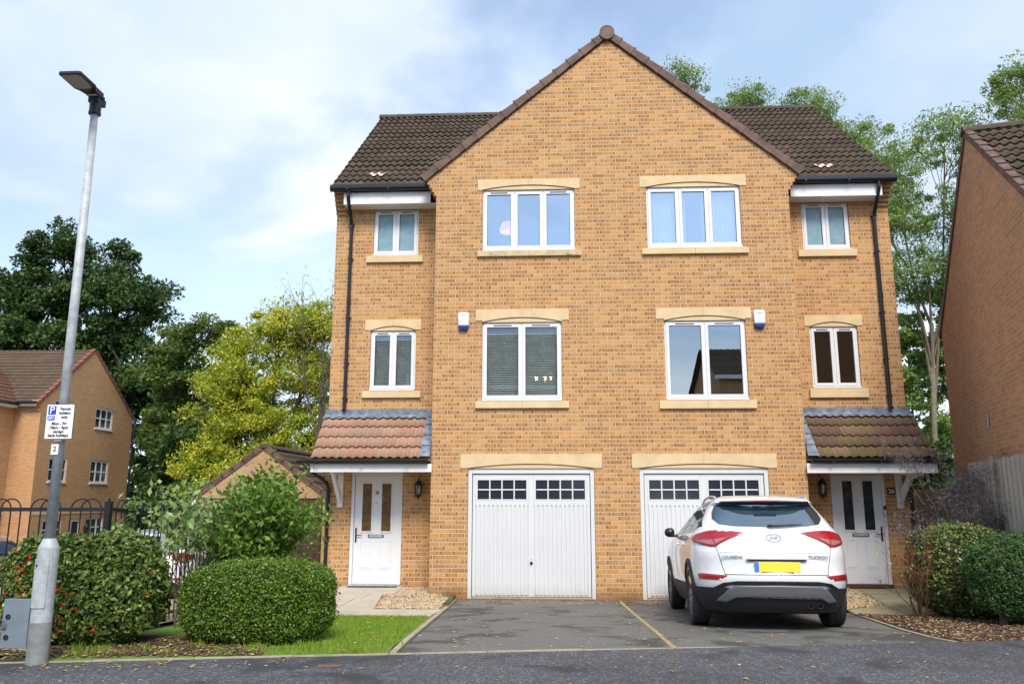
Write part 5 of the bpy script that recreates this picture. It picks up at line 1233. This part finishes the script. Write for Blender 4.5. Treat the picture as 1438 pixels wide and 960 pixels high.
mb = MB(); mb.box(-.012, .02, 3.02, 3.14, 2.92, 3.14); mb.build('wall_vent', M['black'], nb_)

# ------------------------------------------------------------------ block of flats, far left
fb = empty('apartment_block', (0,0,0), 'three storey orange brick flats with white windows at the left edge', 'flats')
FX = -25.6; Y0f, Y1f, EZ, AZ = 22.7, 31.2, 6.25, 9.35; YM = (Y0f+Y1f)/2-.2
def wall_x(mb, y0, y1, z0, z1, holes, x):
    ys_ = sorted(set([y0, y1]+[h[0] for h in holes]+[h[1] for h in holes])); zs = sorted(set([z0, z1]+[h[2] for h in holes]+[h[3] for h in holes]))
    for i in range(len(ys_)-1):
        for j in range(len(zs)-1):
            cy_, cz_ = (ys_[i]+ys_[i+1])/2, (zs[j]+zs[j+1])/2
            if any(h[0] < cy_ < h[1] and h[2] < cz_ < h[3] for h in holes): continue
            mb.face([(x, ys_[i], zs[j]), (x, ys_[i+1], zs[j]), (x, ys_[i+1], zs[j+1]), (x, ys_[i], zs[j+1])])
    for a, b, c, d in holes:
        for q in ([(x,a,c),(x-.1,a,c),(x-.1,a,d),(x,a,d)], [(x,b,c),(x,b,d),(x-.1,b,d),(x-.1,b,c)], [(x,a,c),(x,b,c),(x-.1,b,c),(x-.1,a,c)], [(x,a,d),(x-.1,a,d),(x-.1,b,d),(x,b,d)]): mb.face(q)
HF = []
for (c, d) in ((5.30, 6.42), (2.42, 3.60), (-.38, .62)): HF += [(23.75, 25.25, c, d), (27.35, 29.05, c, d)]
DF = [(26.05, 26.95, -1.25, .60)]
mb = MB(); wall_x(mb, Y0f, Y1f, -3, EZ, HF[2:]+DF+[(h[0], h[1], h[2], EZ) for h in HF[:2]], FX)
# gable above the eaves, pierced by the tops of the upper windows
ys_ = [Y0f]+[q for h in HF[:2] for q in h[:2]]+[Y1f]; ys_ = sorted(ys_+[YM])
def gz_(y): return EZ+(AZ-EZ)*(1-abs(y-YM)/((YM-Y0f) if y < YM else (Y1f-YM)))
for a, b in zip(ys_[:-1], ys_[1:]):
    lo = 6.42 if any(h[0] <= a and b <= h[1] for h in HF[:2]) else EZ
    mb.face([(FX, a, lo), (FX, b, lo), (FX, b, max(gz_(b), lo)), (FX, a, max(gz_(a), lo))] if gz_(b) > lo+.01 and gz_(a) > lo+.01 else [(FX, a, lo), (FX, b, lo), (FX, b, gz_(b))] if gz_(b) > gz_(a) else [(FX, a, lo), (FX, b, lo), (FX, a, gz_(a))])
mb.face([(FX, Y0f, -3), (FX, Y0f, EZ), (FX-8, Y0f, EZ), (FX-8, Y0f, -3)]); mb.face([(FX, Y1f, -3), (FX-10, Y1f, -3), (FX-10, Y1f, EZ), (FX, Y1f, EZ)])
WXF = -26.9; HW2 = [(18.7, 20.3, c, d) for c, d in ((4.85, 6.05), (1.95, 3.15), (-.9, .3))]+[(14.5, 16.1, c, d) for c, d in ((4.85, 6.05), (1.95, 3.15), (-.9, .3))]
wall_x(mb, 10, Y0f, -3, 6.2, HW2, WXF); mb.face([(WXF, 10, -3), (WXF, 10, 6.2), (WXF-8, 10, 6.2), (WXF-8, 10, -3)])
for k, e in enumerate((.08, .16, .24)): mb.box(FX+.001, FX-.30, Y0f-e, Y0f+.02, 5.75+.17*k, 5.75+.17*(k+1)-.01)
mb.build('wall', M['brick_far'], fb)
mb = MB(); mb.box(FX, FX+.02, Y0f, Y1f, .86, 1.02); mb.box(WXF, WXF+.02, 10, Y0f, .86, 1.02); mb.build('stone_band', M['stone'], fb)
def far_window(x, a, b, c, d, n=3, lab=None):
    f = MB(); w = .09; xo = x-.03; f.box(xo-.06, xo, a, a+w, c, d); f.box(xo-.06, xo, b-w, b, c, d); f.box(xo-.06, xo, a+w, b-w, d-w, d); f.box(xo-.06, xo, a+w, b-w, c, c+w); f.box(x-.05, x+.06, a-.03, b+.03, c-.06, c-.001)
    for i in range(1, n): y = a+(b-a)*i/n; f.box(xo-.055, xo-.003, y-.045, y+.045, c+w, d-w)
    z = (c+d)/2; 
    for i in range(n): f.box(xo-.054, xo-.004, a+(b-a)*i/n+(.045 if i else w), a+(b-a)*(i+1)/n-(.045 if i < n-1 else w), z-.03, z+.03)
    o = f.build('window', M['upvc'], fb); g = MB(); g.face([(xo-.03, a, c), (xo-.03, b, c), (xo-.03, b, d), (xo-.03, a, d)]); g.build('pane', M['farglass'], o)
M['farglass'] = plain('far_window_glass', (.035,.04,.04), .15, var=.4, vs=.7)
for h in HF: far_window(FX, *h, n=2 if h[0] < 25 else 3)
for h in HW2: far_window(WXF, *h, n=3)
d_ = MB(); d_.box(FX-.09, FX-.03, 26.06, 26.2, -1.25, .6); d_.box(FX-.09, FX-.03, 26.8, 26.94, -1.25, .6); d_.box(FX-.09, FX-.03, 26.2, 26.8, .46, .6); d_.box(FX-.08, FX-.04, 26.2, 26.8, -1.25, -.3); dd = d_.build('door', M['upvc'], fb)
g = MB(); g.box(FX-.07, FX-.05, 26.2, 26.8, -.3, .46); g.build('pane', M['farglass'], dd)
mb = MB(); mb.lathe([(0,.3),(.06,.25),(.12,.12),(.11,-.1),(.04,-.2),(0,-.25)], (FX+.18, 27.18, .05), n=10); mb.build('wall_lantern', M['blackmetal'], fb)
mb = MB()
def plane_tiles(mb, O, U, V, w, L_, nper=3): tiles(mb, O, U, V, w, L_, gauge=.33, pitch=.3, amp=.03, lift=.03, nper=nper)
Vs = Vector((0, YM-Y0f+.25, AZ-EZ+.2)); plane_tiles(mb, (FX-9, Y0f-.25, EZ-.14), (1,0,0), Vs, 9.02, Vs.length)
Vn = Vector((0, -(Y1f-YM+.25), AZ-EZ+.2)); plane_tiles(mb, (FX+.02, Y1f+.25, EZ-.14), (-1,0,0), Vn, 9.02, Vn.length)
r1 = mb.build('roof', M['tile_old'], fb, smooth=True)
mb = MB(); Vw = Vector((-4.2, 0, 3.3)); plane_tiles(mb, (WXF+.3, 9.8, 6.05), (0,1,0), Vw, 14.5, Vw.length); mb.face([(WXF-3.9, 9.8, 9.3), (WXF-3.9, 26, 9.3), (WXF-9, 26, 6), (WXF-9, 9.8, 6)]); r2_o = mb.build('wing_roof', M['tile_rust'], fb, smooth=True)
mb = MB()
for s, ye in ((-1, Y0f-.3), (1, Y1f+.3)):
    P0 = Vector((FX+.03, ye, EZ-.2)); P1 = Vector((FX+.03, YM, AZ+.08)); d = (P1-P0); L_ = d.length; d.normalize(); nr = Vector((0, s*abs(d.z), abs(d.y))); k = 14
    for i in range(k):
        a, b = P0+d*(L_*i/k), P0+d*(L_*(i+1)/k+.03); mb.prism([tuple(p) for p in (a-nr*.11, b-nr*.09, b+nr*.05, a+nr*.10)], (-.2, 0, 0))
mb.build('verge_caps', M['verge_red'], r1)
for bb_ in ((FX-1.2, FX-.05, Y0f-.32, Y0f-.28, 5.95, 6.15), (WXF+.30, WXF+.34, 9.8, Y0f-.3, 5.85, 6.05), (WXF+.0, WXF+.30, 9.8, Y0f-.3, 5.85, 5.87), (FX-2, FX-.02, Y1f+.28, Y1f+.32, 5.9, 6.1), (FX-.04, FX+.0, Y1f, Y1f+.32, 5.9, 6.1)): mb = MB(); mb.box(*bb_); mb.build('fascia', M['bargeboard'], fb)
for bb_ in ((FX-1.3, FX-.03, Y0f-.43, Y0f-.33, 6.06, 6.17), (WXF+.35, WXF+.45, 9.8, Y0f-.35, 5.97, 6.08), (FX-2, FX+.05, Y1f+.33, Y1f+.45, 6.02, 6.13)): mb = MB(); mb.box(*bb_); mb.build('gutter', M['black'], fb)
mb = MB(); mb.tube([(FX-.05, Y1f+.38, 6.05), (FX+.06, Y1f+.08, 5.7), (FX+.06, Y1f+.08, -1.5)], .06, 8); mb.build('downpipe', M['black'], fb)

# ------------------------------------------------------------------ brick garage behind the shrub
gb = empty('brick_garage', (-9.12, 7.5, -.55), 'low pale brick garage with dark brown doors and a steep tiled roof', 'garage')
hw, ez, az = 1.80, 2.30, 3.60
mb = MB(); mb.face([(-hw,0,-1), (-hw+.25,0,-1), (-hw+.25,0,2.25), (-hw,0,2.25)]); mb.face([(hw-.08,0,-1), (hw,0,-1), (hw,0,2.25), (hw-.08,0,2.25)]); mb.face([(-hw,0,2.25), (hw,0,2.25), (hw,0,2.36), (0,0,az), (-hw,0,2.36)])
mb.face([(hw,0,-1), (hw,5.5,-1), (hw,5.5,2.36), (hw,0,2.36)]); mb.face([(-hw,0,-1), (-hw,0,2.36), (-hw,5.5,2.36), (-hw,5.5,-1)]); mb.face([(-hw,5.5,-1), (hw,5.5,-1), (hw,5.5,2.36), (0,5.5,az), (-hw,5.5,2.36)])
mb.build('wall', M['brick_pale'], gb)
mb = MB(); x = -hw+.26
while x < hw-.20: mb.box(x, x+.155, .03, .055, -.9, 2.24); mb.box(x+.155, x+.17, .045, .055, -.9, 2.24); x += .17
dg_ = mb.build('garage_door', M['brown_wood'], gb)
mb = MB(); Vg = Vector((hw+.12, 0, az-ez+.05)); tiles(mb, (-hw-.12, 5.55, ez-.06), (0,-1,0), Vg, 5.6, Vg.length, nper=3); tiles(mb, (hw+.12, -.05, ez-.06), (0,1,0), Vector((-Vg.x, 0, Vg.z)), 5.6, Vg.length, nper=5)
rg = mb.build('roof', M['tile'], gb, smooth=True)
mb = MB(); halfround(mb, (0,-.06,az+.02), (0,5.55,az+.02), .11); mb.build('ridge_tiles', M['tile'], rg)
mb = MB()
for s in (-1, 1):
    P0 = Vector((s*(hw+.16), -.04, ez-.08)); P1 = Vector((0, -.04, az+.07)); d = P1-P0; L_ = d.length; d.normalize(); nr = Vector((s*abs(d.z), 0, abs(d.x)))
    for i in range(7): a, b = P0+d*(L_*i/7), P0+d*(L_*(i+1)/7+.02); mb.prism([tuple(p) for p in (a-nr*.08, b-nr*.07, b+nr*.05, a+nr*.08)], (0, .15, 0))
mb.build('verge_caps', M['verge'], rg)
mb = MB(); mb.box(-hw-.14, -hw-.0, -.03, .02, 2.06, 2.26); mb.box(-hw-.16, -hw-.13, -.03, 5.5, 2.12, 2.24); mb.build('fascia', M['bargeboard'], gb)

# ------------------------------------------------------------------ houses across the road, behind the camera: what the windows mirror
def far_house(x0, x1, yf, ze, zr, label, ground=.3):
    o = empty('terraced_house', ((x0+x1)/2, yf, ground), label, 'house'); w = (x1-x0)/2; D = 8
    mb = MB(); mb.box(-w, w, -D, 0, 0, ze); 
    for s in (-1, 1): mb.face([(s*w, -D, ze), (s*w, 0, ze), (s*w, -D/2, zr)])
    mb.build('wall', M['brick_red'], o)
    mb = MB(); V_ = Vector((0, -D/2-.3, zr-ze+.2)); tiles(mb, (w+.3, .3, ze-.1), (-1,0,0), V_, 2*w+.6, V_.length, pitch=.3, nper=3); mb.face([(-w-.3, -D-.3, ze-.1), (w+.3, -D-.3, ze-.1), (w+.3, -D/2, zr+.05), (-w-.3, -D/2, zr+.05)]); mb.build('roof', M['tile_old'], o, smooth=True)
    for z in (1.1, 3.7, 6.2):
        if z+1.2 > ze: break
        for fx in (-.62, -.2, .25, .65):
            f = MB(); x = w*fx; f.box(x-.6, x+.6, .001, .05, z, z+1.25); q = f.build('window', M['upvc'], o); g = MB()
            for k in (-1, 1): g.box(x+k*.29-.24, x+k*.29+.24, .051, .058, z+.08, z+1.17)
            g.build('pane', M['farglass'], q)
    mb = MB(); mb.box(-w-.3, w+.3, .30, .34, ze-.25, ze-.05); mb.build('fascia', M['bargeboard'], o); return o
far_house(-13, -.6, -27.5, 7.2, 10.6, 'brick house opposite, mirrored in the left first floor window')
far_house(7.6, 19, -27.5, 7.7, 9.6, 'tall brick house opposite, mirrored in the right first floor windows')

# ------------------------------------------------------------------ foliage
def leaf_cloud(name, P, Nrm, smin, smax, aspect, mat_, parent, spread=.9, rnd=None, droop=0.0):
    P = np.asarray(P, float); n = len(P)
    d = RNG.normal(size=(n, 3)); Nn = Nrm*(1-spread)+d*spread if Nrm is not None else d
    Nn[:, 2] += .25; Nn /= np.linalg.norm(Nn, axis=1, keepdims=True)+1e-9
    t = RNG.normal(size=(n, 3)); t[:, 2] -= droop; t -= Nn*(t*Nn).sum(1, keepdims=True); t /= np.linalg.norm(t, axis=1, keepdims=True)+1e-9
    b = np.cross(Nn, t); s = RNG.uniform(smin, smax, (n, 1))
    A = P-t*s; B = P+b*s*aspect+Nn*s*.12; C = P+t*s; D = P-b*s*aspect+Nn*s*.12
    V = np.stack([A, B, C, D], 1).reshape(-1, 3); F = np.arange(4*n).reshape(n, 4)
    return fast_mesh(name, V, F, RNG.beta(2, 2.2, n) if rnd is None else rnd, mat_, parent)
def hedge(label, cat, c, ax, zb, pw, n, ls, mat_, lump=.07, name='hedge', under=.0, core=.86, leafasp=.55):
    root = empty(name, (c[0], c[1], zb), label, cat); ax = np.array(ax, float); cz = ax[2]
    sd = RNG.uniform(0, 6.28, 12)
    def rad(D):
        q = (np.abs(D[:, 0]/ax[0])**pw+np.abs(D[:, 1]/ax[1])**pw+np.abs(D[:, 2]/ax[2])**pw)**(-1/pw)
        l = sum(np.sin(D[:, i % 3]*(4+i*1.7)+D[:, (i+1) % 3]*(3+i)+sd[i]) for i in range(6))/6+sum(np.sin(D[:, i % 3]*(17+i*5)+sd[i+6])*np.sin(D[:, (i+1) % 3]*(19+i*4)+sd[i+3]) for i in range(3))/6
        return q*(1+lump*l)
    D = RNG.normal(size=(int(n*1.25), 3)); D /= np.linalg.norm(D, axis=1, keepdims=True)
    # spread evenly over the box-like surface
    w = rad(D)**2; D = D[RNG.random(len(D)) < np.clip(w/np.quantile(w, .9), .15, 1)]
    r = rad(D)*(1.0-np.abs(RNG.normal(0, .07, len(D)))+np.where(RNG.random(len(D)) < .09, RNG.uniform(0, .075, len(D)), 0)); P = D*r[:, None]; P[:, 2] += cz
    P = P[P[:, 2] > under]; Dn = (P-np.array([0,0,cz]))/ax**1.4; Dn /= np.linalg.norm(Dn, axis=1, keepdims=True)
    leaf_cloud('foliage', P, Dn, ls*.6, ls*1.2, leafasp, mat_, root, .62)
    # solid dark core: the shade among inner twigs put into its colour
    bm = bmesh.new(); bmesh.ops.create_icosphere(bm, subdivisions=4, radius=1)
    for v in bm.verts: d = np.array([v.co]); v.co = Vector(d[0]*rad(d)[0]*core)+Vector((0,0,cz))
    me = bpy.data.meshes.new('shaded_core'); bm.to_mesh(me); bm.free(); me.materials.append(M['twig_shade']); me.uv_layers.new(name='uv'); o = bpy.data.objects.new('shaded_core', me); COL.objects.link(o); o.parent = root
    return root, rad, cz
M['twig_shade'] = soilmat('shaded_twig_mass', (.010,.014,.006), (.020,.028,.010), (.035,.042,.016))
h1, rad1, cz1 = hedge('loose pyracantha hedge with clusters of red berries behind the lamp post', 'hedge', (-5.70, -6.56), (.76, .42, .52), .36, 3.0, 30000, .028, M['leaf_pyr'], .13, core=.80)
bp = []
for _ in range(46):
    D = RNG.normal(size=(1, 3)); D[0, 1] = -abs(D[0, 1]); D[0, 2] = D[0, 2]*.8+.3; 
    if RNG.random() < .5: D[0, 0] = -abs(D[0, 0])*1.3
    D /= np.linalg.norm(D); p = D[0]*rad1(D)[0]*1.0+np.array([0,0,cz1]); k = int(RNG.uniform(4, 13))
    bp += [tuple(p+RNG.normal(0, .022, 3)) for _ in range(k)]
b_ = scatter_lumps('berries', bp, .0065, .0105, 1.0, M['berry'], h1); b_['kind'] = 'stuff'
hedge('clipped bright green box hedge beside the lawn', 'hedge', (-4.06, -6.29), (.73, .52, .395), .35, 3.3, 64000, .0155, M['leaf_box'], .05, core=.85)
hedge('rounded variegated hedge with reddish tips beside the right front door', 'hedge', (4.47, -2.75), (.64, .60, .62), .16, 2.8, 26000, .026, M['leaf_var'], .07, core=.82)
gh, _, _ = hedge('feathery dark green bush at the right edge before the variegated hedge', 'bush', (4.60, -3.95), (.60, .52, .50), .32, 2.3, 26000, .021, M['leaf_con'], .12, name='bush', leafasp=.35)
mb = MB(); mb.tube([(-.28, -.05, -.15), (-.25, -.03, .1), (-.12, 0, .35)], [.055, .045, .03], 8); mb.build('trunk', M['bark'], gh)

def grow(mb, p, d, L_, r, depth, tips, bend=.35, split=(2, 3), upb=.15, shrink=.72, mid=None):
    n = 4; pts = [p]; q = Vector(p); d = Vector(d).normalized()
    for i in range(n):
        d = (d+Vector((random.gauss(0, bend), random.gauss(0, bend), random.gauss(0, bend*.7)+upb))*.35).normalized(); q = q+d*(L_/n); pts.append(q.copy())
    mb.tube(pts, [r*(1-.45*i/n) for i in range(n+1)], 6 if r > .05 else 4 if r > .012 else 3, cap=False)
    if mid is not None: mid += [tuple(x) for x in pts[1:]]
    if depth == 0: tips.append((q, d)); return
    for k in range(random.randint(*split)):
        a = random.uniform(.35, .85); s_ = Vector((random.gauss(0,1), random.gauss(0,1), random.gauss(0,1))); s_ = (s_-d*s_.dot(d)).normalized()
        grow(mb, pts[-1] if k == 0 else pts[random.randint(2, n)], d*math.cos(a)+s_*math.sin(a), L_*shrink*random.uniform(.8, 1.15), r*.58, depth-1, tips, bend, split, upb, shrink, mid)
def crown_tree(label, cat, base, lobes, mat_, n_leaf, ls, trunk_r=.3, trunk_top=None, sub=9, depth=2, clump=.75, bark='bark', asp=.5, group=None, name='tree', lean=(0,0), core=0, seed=1, sparse=1.0, droop=0.0):
    random.seed(seed); root = empty(name, base, label, cat, group); mb = MB(); B = Vector(base); tt = trunk_top or 4
    top = Vector((lean[0], lean[1], tt)); mb.tube([(0,0,-.5), (lean[0]*.3, lean[1]*.3, tt*.4), tuple(top)], [trunk_r, trunk_r*.8, trunk_r*.6], 10)
    centers = []
    for (cx_, cy_, cz_, rx_, ry_, rz_) in lobes:
        C_ = Vector((cx_, cy_, cz_))-B; st = top*random.uniform(.6, 1.0); midp = (st+C_)/2+Vector((random.uniform(-.5, .5), random.uniform(-.5, .5), random.uniform(-.3, .8)))*min(1, rx_*.4)
        r0 = trunk_r*.45; mb.tube([st, midp, C_], [r0, r0*.7, r0*.4], 7, cap=False)
        for k in range(sub):
            u = Vector((random.gauss(0,1), random.gauss(0,1), random.gauss(0,1))).normalized()*random.uniform(.40, .86); T = C_+Vector((u.x*rx_, u.y*ry_, u.z*rz_))
            s0 = midp.lerp(C_, random.uniform(.3, 1)); m2 = (s0+T)/2+Vector((random.gauss(0, .1), random.gauss(0, .1), random.gauss(0, .12)))*rx_
            mb.tube([s0, m2, T], [r0*.35, r0*.22, r0*.10], 4, cap=False)
            for j in range(depth):
                dv = Vector((random.gauss(0,1), random.gauss(0,1), random.gauss(0,.8))); dv *= clump*min(1, 1.15/max(dv.length, .01)); T2 = T+dv; 
                if T2.z < .3: continue
                mb.tube([m2.lerp(T, .6), T2], [r0*.12, r0*.05], 3, cap=False); centers.append((tuple(T2), rx_))
            centers.append((tuple(T), rx_))
    mb.build('trunk', M[bark], root, smooth=True)
    C_ = np.array([c[0] for c in centers]); idx = RNG.integers(0, len(C_), n_leaf); sc = clump*RNG.uniform(.25, 1.0, len(C_))[idx][:, None]*sparse
    off = RNG.normal(size=(n_leaf, 3)); off /= np.linalg.norm(off, axis=1, keepdims=True); off *= RNG.random((n_leaf, 1))**.5; off[:, 2] *= .62
    P = C_[idx]+off*sc*1.25
    tone = np.clip(RNG.beta(2, 2.4, n_leaf)*.75+RNG.uniform(0, .25, len(C_))[idx], 0, 1)
    leaf_cloud('crown', P, off, ls*.6, ls*1.2, asp, mat_, root, .8, tone, droop)
    return root
G1 = 'trees behind the flats and garage'
crown_tree('large dark sycamore towering behind the flats', 'tree', (-34.3, 40, -1.5), [(-35.3,40,17.6,4.2,4,3.6),(-31.5,39.5,15.2,4.0,4,4.0),(-38.6,40,14.5,4.2,4,4.2),(-35,39,11.5,5,4,4.5),(-30,38.5,10.5,3.6,3.5,4.2),(-39.5,39,9.5,4.0,3.5,4),(-28.6,38.5,6.5,3.4,3.5,4.5),(-27.0,38.5,2.0,3.4,3.5,3.5),(-33.5,39.5,9.0,4,4,4),(-32.5,38,6,4,3.5,4)], M['leaf_dark'], 150000, .17, .5, 7, sub=17, depth=2, clump=1.3, group=G1, seed=3)
crown_tree('second dark tree at the extreme left behind the flats', 'tree', (-43.5, 40, -1.5), [(-43.3,40,14.6,3.6,4,3.8),(-44.5,40,10,4.5,4,4.5),(-41.5,39.5,8.5,3.5,3.5,4)], M['leaf_dark'], 38000, .17, .4, 6, sub=12, depth=2, clump=1.2, group=G1, seed=5)
crown_tree('bronze green tree between the dark sycamore and the yellow tree', 'tree', (-22.4, 31, -1.6), [(-22.0,31,10.6,2.2,2.4,2.2),(-23.4,31,8.4,2.0,2.5,2.2),(-21.0,31,7.0,2.2,2.5,2.6),(-23.0,31,4.8,1.6,2.5,2.2),(-21.2,31,3.2,2.4,2.5,2.6),(-21.8,30.5,1.2,2.0,2.4,2.0),(-19.6,31,1.5,2.2,2.2,2.2)], M['leaf_mid'], 75000, .12, .25, 6, sub=13, clump=.8, group=G1, seed=8)
crown_tree('bright yellowing tree rising behind the brick garage', 'tree', (-14.7, 24, -1.4), [(-17.0,24,6.2,1.6,1.8,1.8),(-17.3,24,3.0,1.4,1.8,1.6),(-14.6,24,9.6,1.9,2,1.7),(-12.7,24,10.1,1.3,1.8,1.5),(-16.4,24,8.2,1.6,1.8,1.8),(-13.2,24,7.4,1.8,2,2.0),(-15.4,24,6.0,2.0,2,2.0),(-12.8,24,4.6,1.8,2,1.8),(-16.6,24,4.4,1.5,1.8,1.8),(-14.4,24,3.2,2.0,2,1.6),(-12.2,24,2.2,1.8,1.8,1.6)], M['leaf_yel'], 110000, .085, .22, 4, sub=18, clump=.78, group=G1, seed=12)
crown_tree('dark undergrowth tree filling the gap below the bronze green tree', 'tree', (-19.5, 27, -1.8), [(-19.8,27,1.4,2.6,2,2.4),(-20.3,27.5,.8,1.0,2,1.8),(-17.2,27,1.0,2.2,2,2.2),(-20.5,27,3.6,2.0,2,2.0),(-15.0,27.5,.8,2.0,2,2.2)], M['leaf_dark'], 42000, .15, .2, 1.5, sub=13, clump=.8, group=G1, seed=15)
G2 = 'trees behind the houses on the right'
crown_tree('tall ash with a bare winding trunk between the two houses', 'tree', (12.8, 16.2, -.3), [(12.2,16,14.6,1.6,1.6,1.3),(14.4,16,15.4,1.7,1.6,1.3),(13.0,16,12.6,1.9,1.8,1.3),(15.0,16,12.6,1.6,1.6,1.6),(11.6,16,12.2,1.2,1.6,1.4),(12.3,16,10.0,1.1,1.5,1.0),(14.2,16,10.0,1.1,1.5,1.4)], M['leaf_ash'], 33000, .085, .13, 8.5, sub=14, clump=.72, bark='bark_pale', asp=.32, group=G2, lean=(.5, 0), seed=21, droop=.5)
crown_tree('bushy green growth low between the two houses', 'tree', (12.8, 17.5, -.4), [(12.9,17.5,3.0,1.3,1.5,2.0),(14.0,17.5,4.6,1.0,1.4,1.6),(12.3,17.5,5.8,.8,1.2,1.2),(13.6,17.5,1.6,1.6,1.5,1.6),(12.5,17.5,.8,1.4,1.5,1.5),(14.4,17.5,6.9,.9,1,1.2),(12.9,17.5,7.9,.9,1.2,1.2),(14.6,17.5,9.0,1.0,1.2,1.4)], M['leaf_ash'], 34000, .10, .15, 2, sub=11, clump=.5, group=G2, seed=24)
crown_tree('leafy green tree showing above the neighbouring roof at the right edge', 'tree', (15.6, 12.5, -.3), [(15.4,12.5,16.0,1.3,1.5,1.6),(16.5,12.5,14.2,1.7,1.5,2.2),(15.0,12.5,14.2,1.0,1.2,1.2),(14.4,12.5,13.0,.9,1.2,.9)], M['leaf_ash'], 24000, .085, .22, 9, sub=12, clump=.55, bark='bark_pale', asp=.32, group=G2, seed=27)
crown_tree('thin topped ash peeping over the right slope of the gable', 'tree', (7.3, 22, -.5), [(5.5,22,21.2,1.0,1.3,1.2),(7.0,22,19.6,1.2,1.3,1.0),(8.6,22,20.4,.9,1.3,1.1),(10.0,22,19.2,1.0,1.3,1.0),(5.4,22,18.6,1.5,1.3,1.2)], M['leaf_ash'], 15000, .085, .25, 14, sub=13, clump=.66, bark='bark_pale', asp=.32, group=G2, seed=31)
crown_tree('thin topped ash just left of the right roof end', 'tree', (12.0, 22, -.5), [(11.6,22,19.6,1.5,1.4,1.1),(13.4,22,18.2,1.2,1.4,1.5),(10.6,22,18.4,1.3,1.4,1.0),(14.6,22,16.4,1.1,1.4,1.4)], M['leaf_ash'], 22000, .085, .25, 13, sub=13, clump=.72, bark='bark_pale', asp=.32, group=G2, seed=33)
crown_tree('low dark growth behind the timber fence', 'tree', (9.2, 8, -.3), [(8.2,7.6,1.6,.9,1,1.4),(8.9,8,2.6,.7,1,.9),(9.8,8.5,1.4,1.0,1,1.5)], M['leaf_dark'], 11000, .07, .1, 1, sub=9, clump=.35, group=G2, seed=36)
# line of distant woodland behind everything
def woodland():
    P = []; 
    for k in range(260):
        x = -90+200*k/260+random.uniform(-1, 1); y = 62+random.uniform(-3, 3)
        hgt = 4.2+2*math.sin(x*.21)+1.3*math.sin(x*.53+1)
        n = 150; a = RNG.normal(size=(n, 3))*np.array([1.2, 1.2, hgt*.3]); P.append(a+np.array([x, y, hgt*.45-1.5]))
    P = np.concatenate(P); o = leaf_cloud('woodland', P, None, .25, .5, .6, M['leaf_mid'], None); return tag(o, 'distant band of trees along the skyline behind the plots', 'woodland', kind='stuff')
woodland()

# leafy shrub behind the clipped hedge
def shrub(name, label, cat, base, stems, h, spread, n_leaf, ls, mat_, bark, leafpos=(.35, 1), depth=2, asp=.5, bend=.35, r0=.016, jit=.06, upb=.25, droop=.3, seed=2, bias=(0,0), shrink=.72, split=(2,3)):
    random.seed(seed); root = empty(name, base, label, cat); mb = MB(); tips, mid = [], []
    for k in range(stems):
        a = random.uniform(0, 6.28); s_ = random.uniform(.1, 1)*spread; d = Vector((math.cos(a)*s_+bias[0], math.sin(a)*s_+bias[1], 1))
        grow(mb, Vector((math.cos(a)*.06, math.sin(a)*.06, -.05)), d, h*random.uniform(.35, .5), r0, depth, tips, bend, split, upb, shrink, mid)
    mb.build('stems', M[bark], root)
    if n_leaf:
        Q = np.array([m for m in mid if m[2] > leafpos[0]*h]+[tuple(t[0]) for t in tips]*3); P = Q[RNG.integers(0, len(Q), n_leaf)]+RNG.normal(0, jit, (n_leaf, 3))
        leaf_cloud('foliage', P, None, ls*.6, ls*1.2, asp, mat_, root, 1.0, None, droop)
    return root
shrub('shrub', 'tall leafy green shrub growing up behind the clipped box hedge', 'shrub', (-4.92, -4.55, .22), 15, 1.62, .38, 10500, .046, M['leaf_bush'], 'bark', (.42, 1), 3, .45, .34, .017, .075, .30, .5, 41)
shrub('shrub', 'smaller leafy shrub on the right flank of the tall one', 'shrub', (-4.78, -4.75, .22), 8, 1.15, .22, 3000, .042, M['leaf_bush'], 'bark', (.35, 1), 3, .45, .34, .014, .07, .28, .5, 43)
shrub('shrub', 'pale large-leaved shrub poking out left of the tall green one', 'shrub', (-5.40, -5.1, .26), 11, 1.72, .34, 820, .050, M['leaf_pale'], 'bark', (.55, 1), 2, .5, .28, .010, .08, .3, .6, 47)
shrub('climbing_plant', 'thin pale green stem of leaves rising above the railing post', 'plant', (-6.02, -5.9, .38), 2, 1.75, .04, 130, .040, M['leaf_pale'], 'bark', (.4, 1), 1, .5, .10, .007, .05, .5, .4, 51, split=(1,1))
shrub('red_stemmed_shrub', 'bare red-stemmed shrub standing before the right front door', 'shrub', (3.78, -3.0, .17), 7, 1.0, .55, 40, .035, M['leaf_pale'], 'bark_red', (.2, .8), 4, .6, .30, .015, .04, .30, .3, 55, bias=(-.10, -.1), shrink=.76)
shrub('japanese_maple', 'nearly bare purple-grey maple spreading before the timber fences', 'small tree', (5.42, -1.6, .15), 7, 1.95, .60, 12000, .034, M['leaf_maple'], 'bark_pale', (.45, 1), 4, .13, .34, .018, .06, .10, 1.2, 63, shrink=.72)
shrub('shrub', 'dark low shrub beneath the purple maple at the right edge', 'shrub', (5.9, -2.2, .15), 9, 1.1, .55, 5200, .026, M['leaf_var'], 'bark', (.1, 1), 3, .5, .3, .012, .07, .2, .2, 66)
# light at the pale sky gap: thin saplings beside the yellow tree
shrub('sapling', 'spindly bare-topped sapling above the yellowing tree by the house corner', 'sapling', (-11.9, 22, 4.0), 6, 8.4, .16, 500, .10, M['leaf_yel'], 'bark', (.5, 1), 3, .35, .3, .05, .3, .5, .2, 71, shrink=.6)
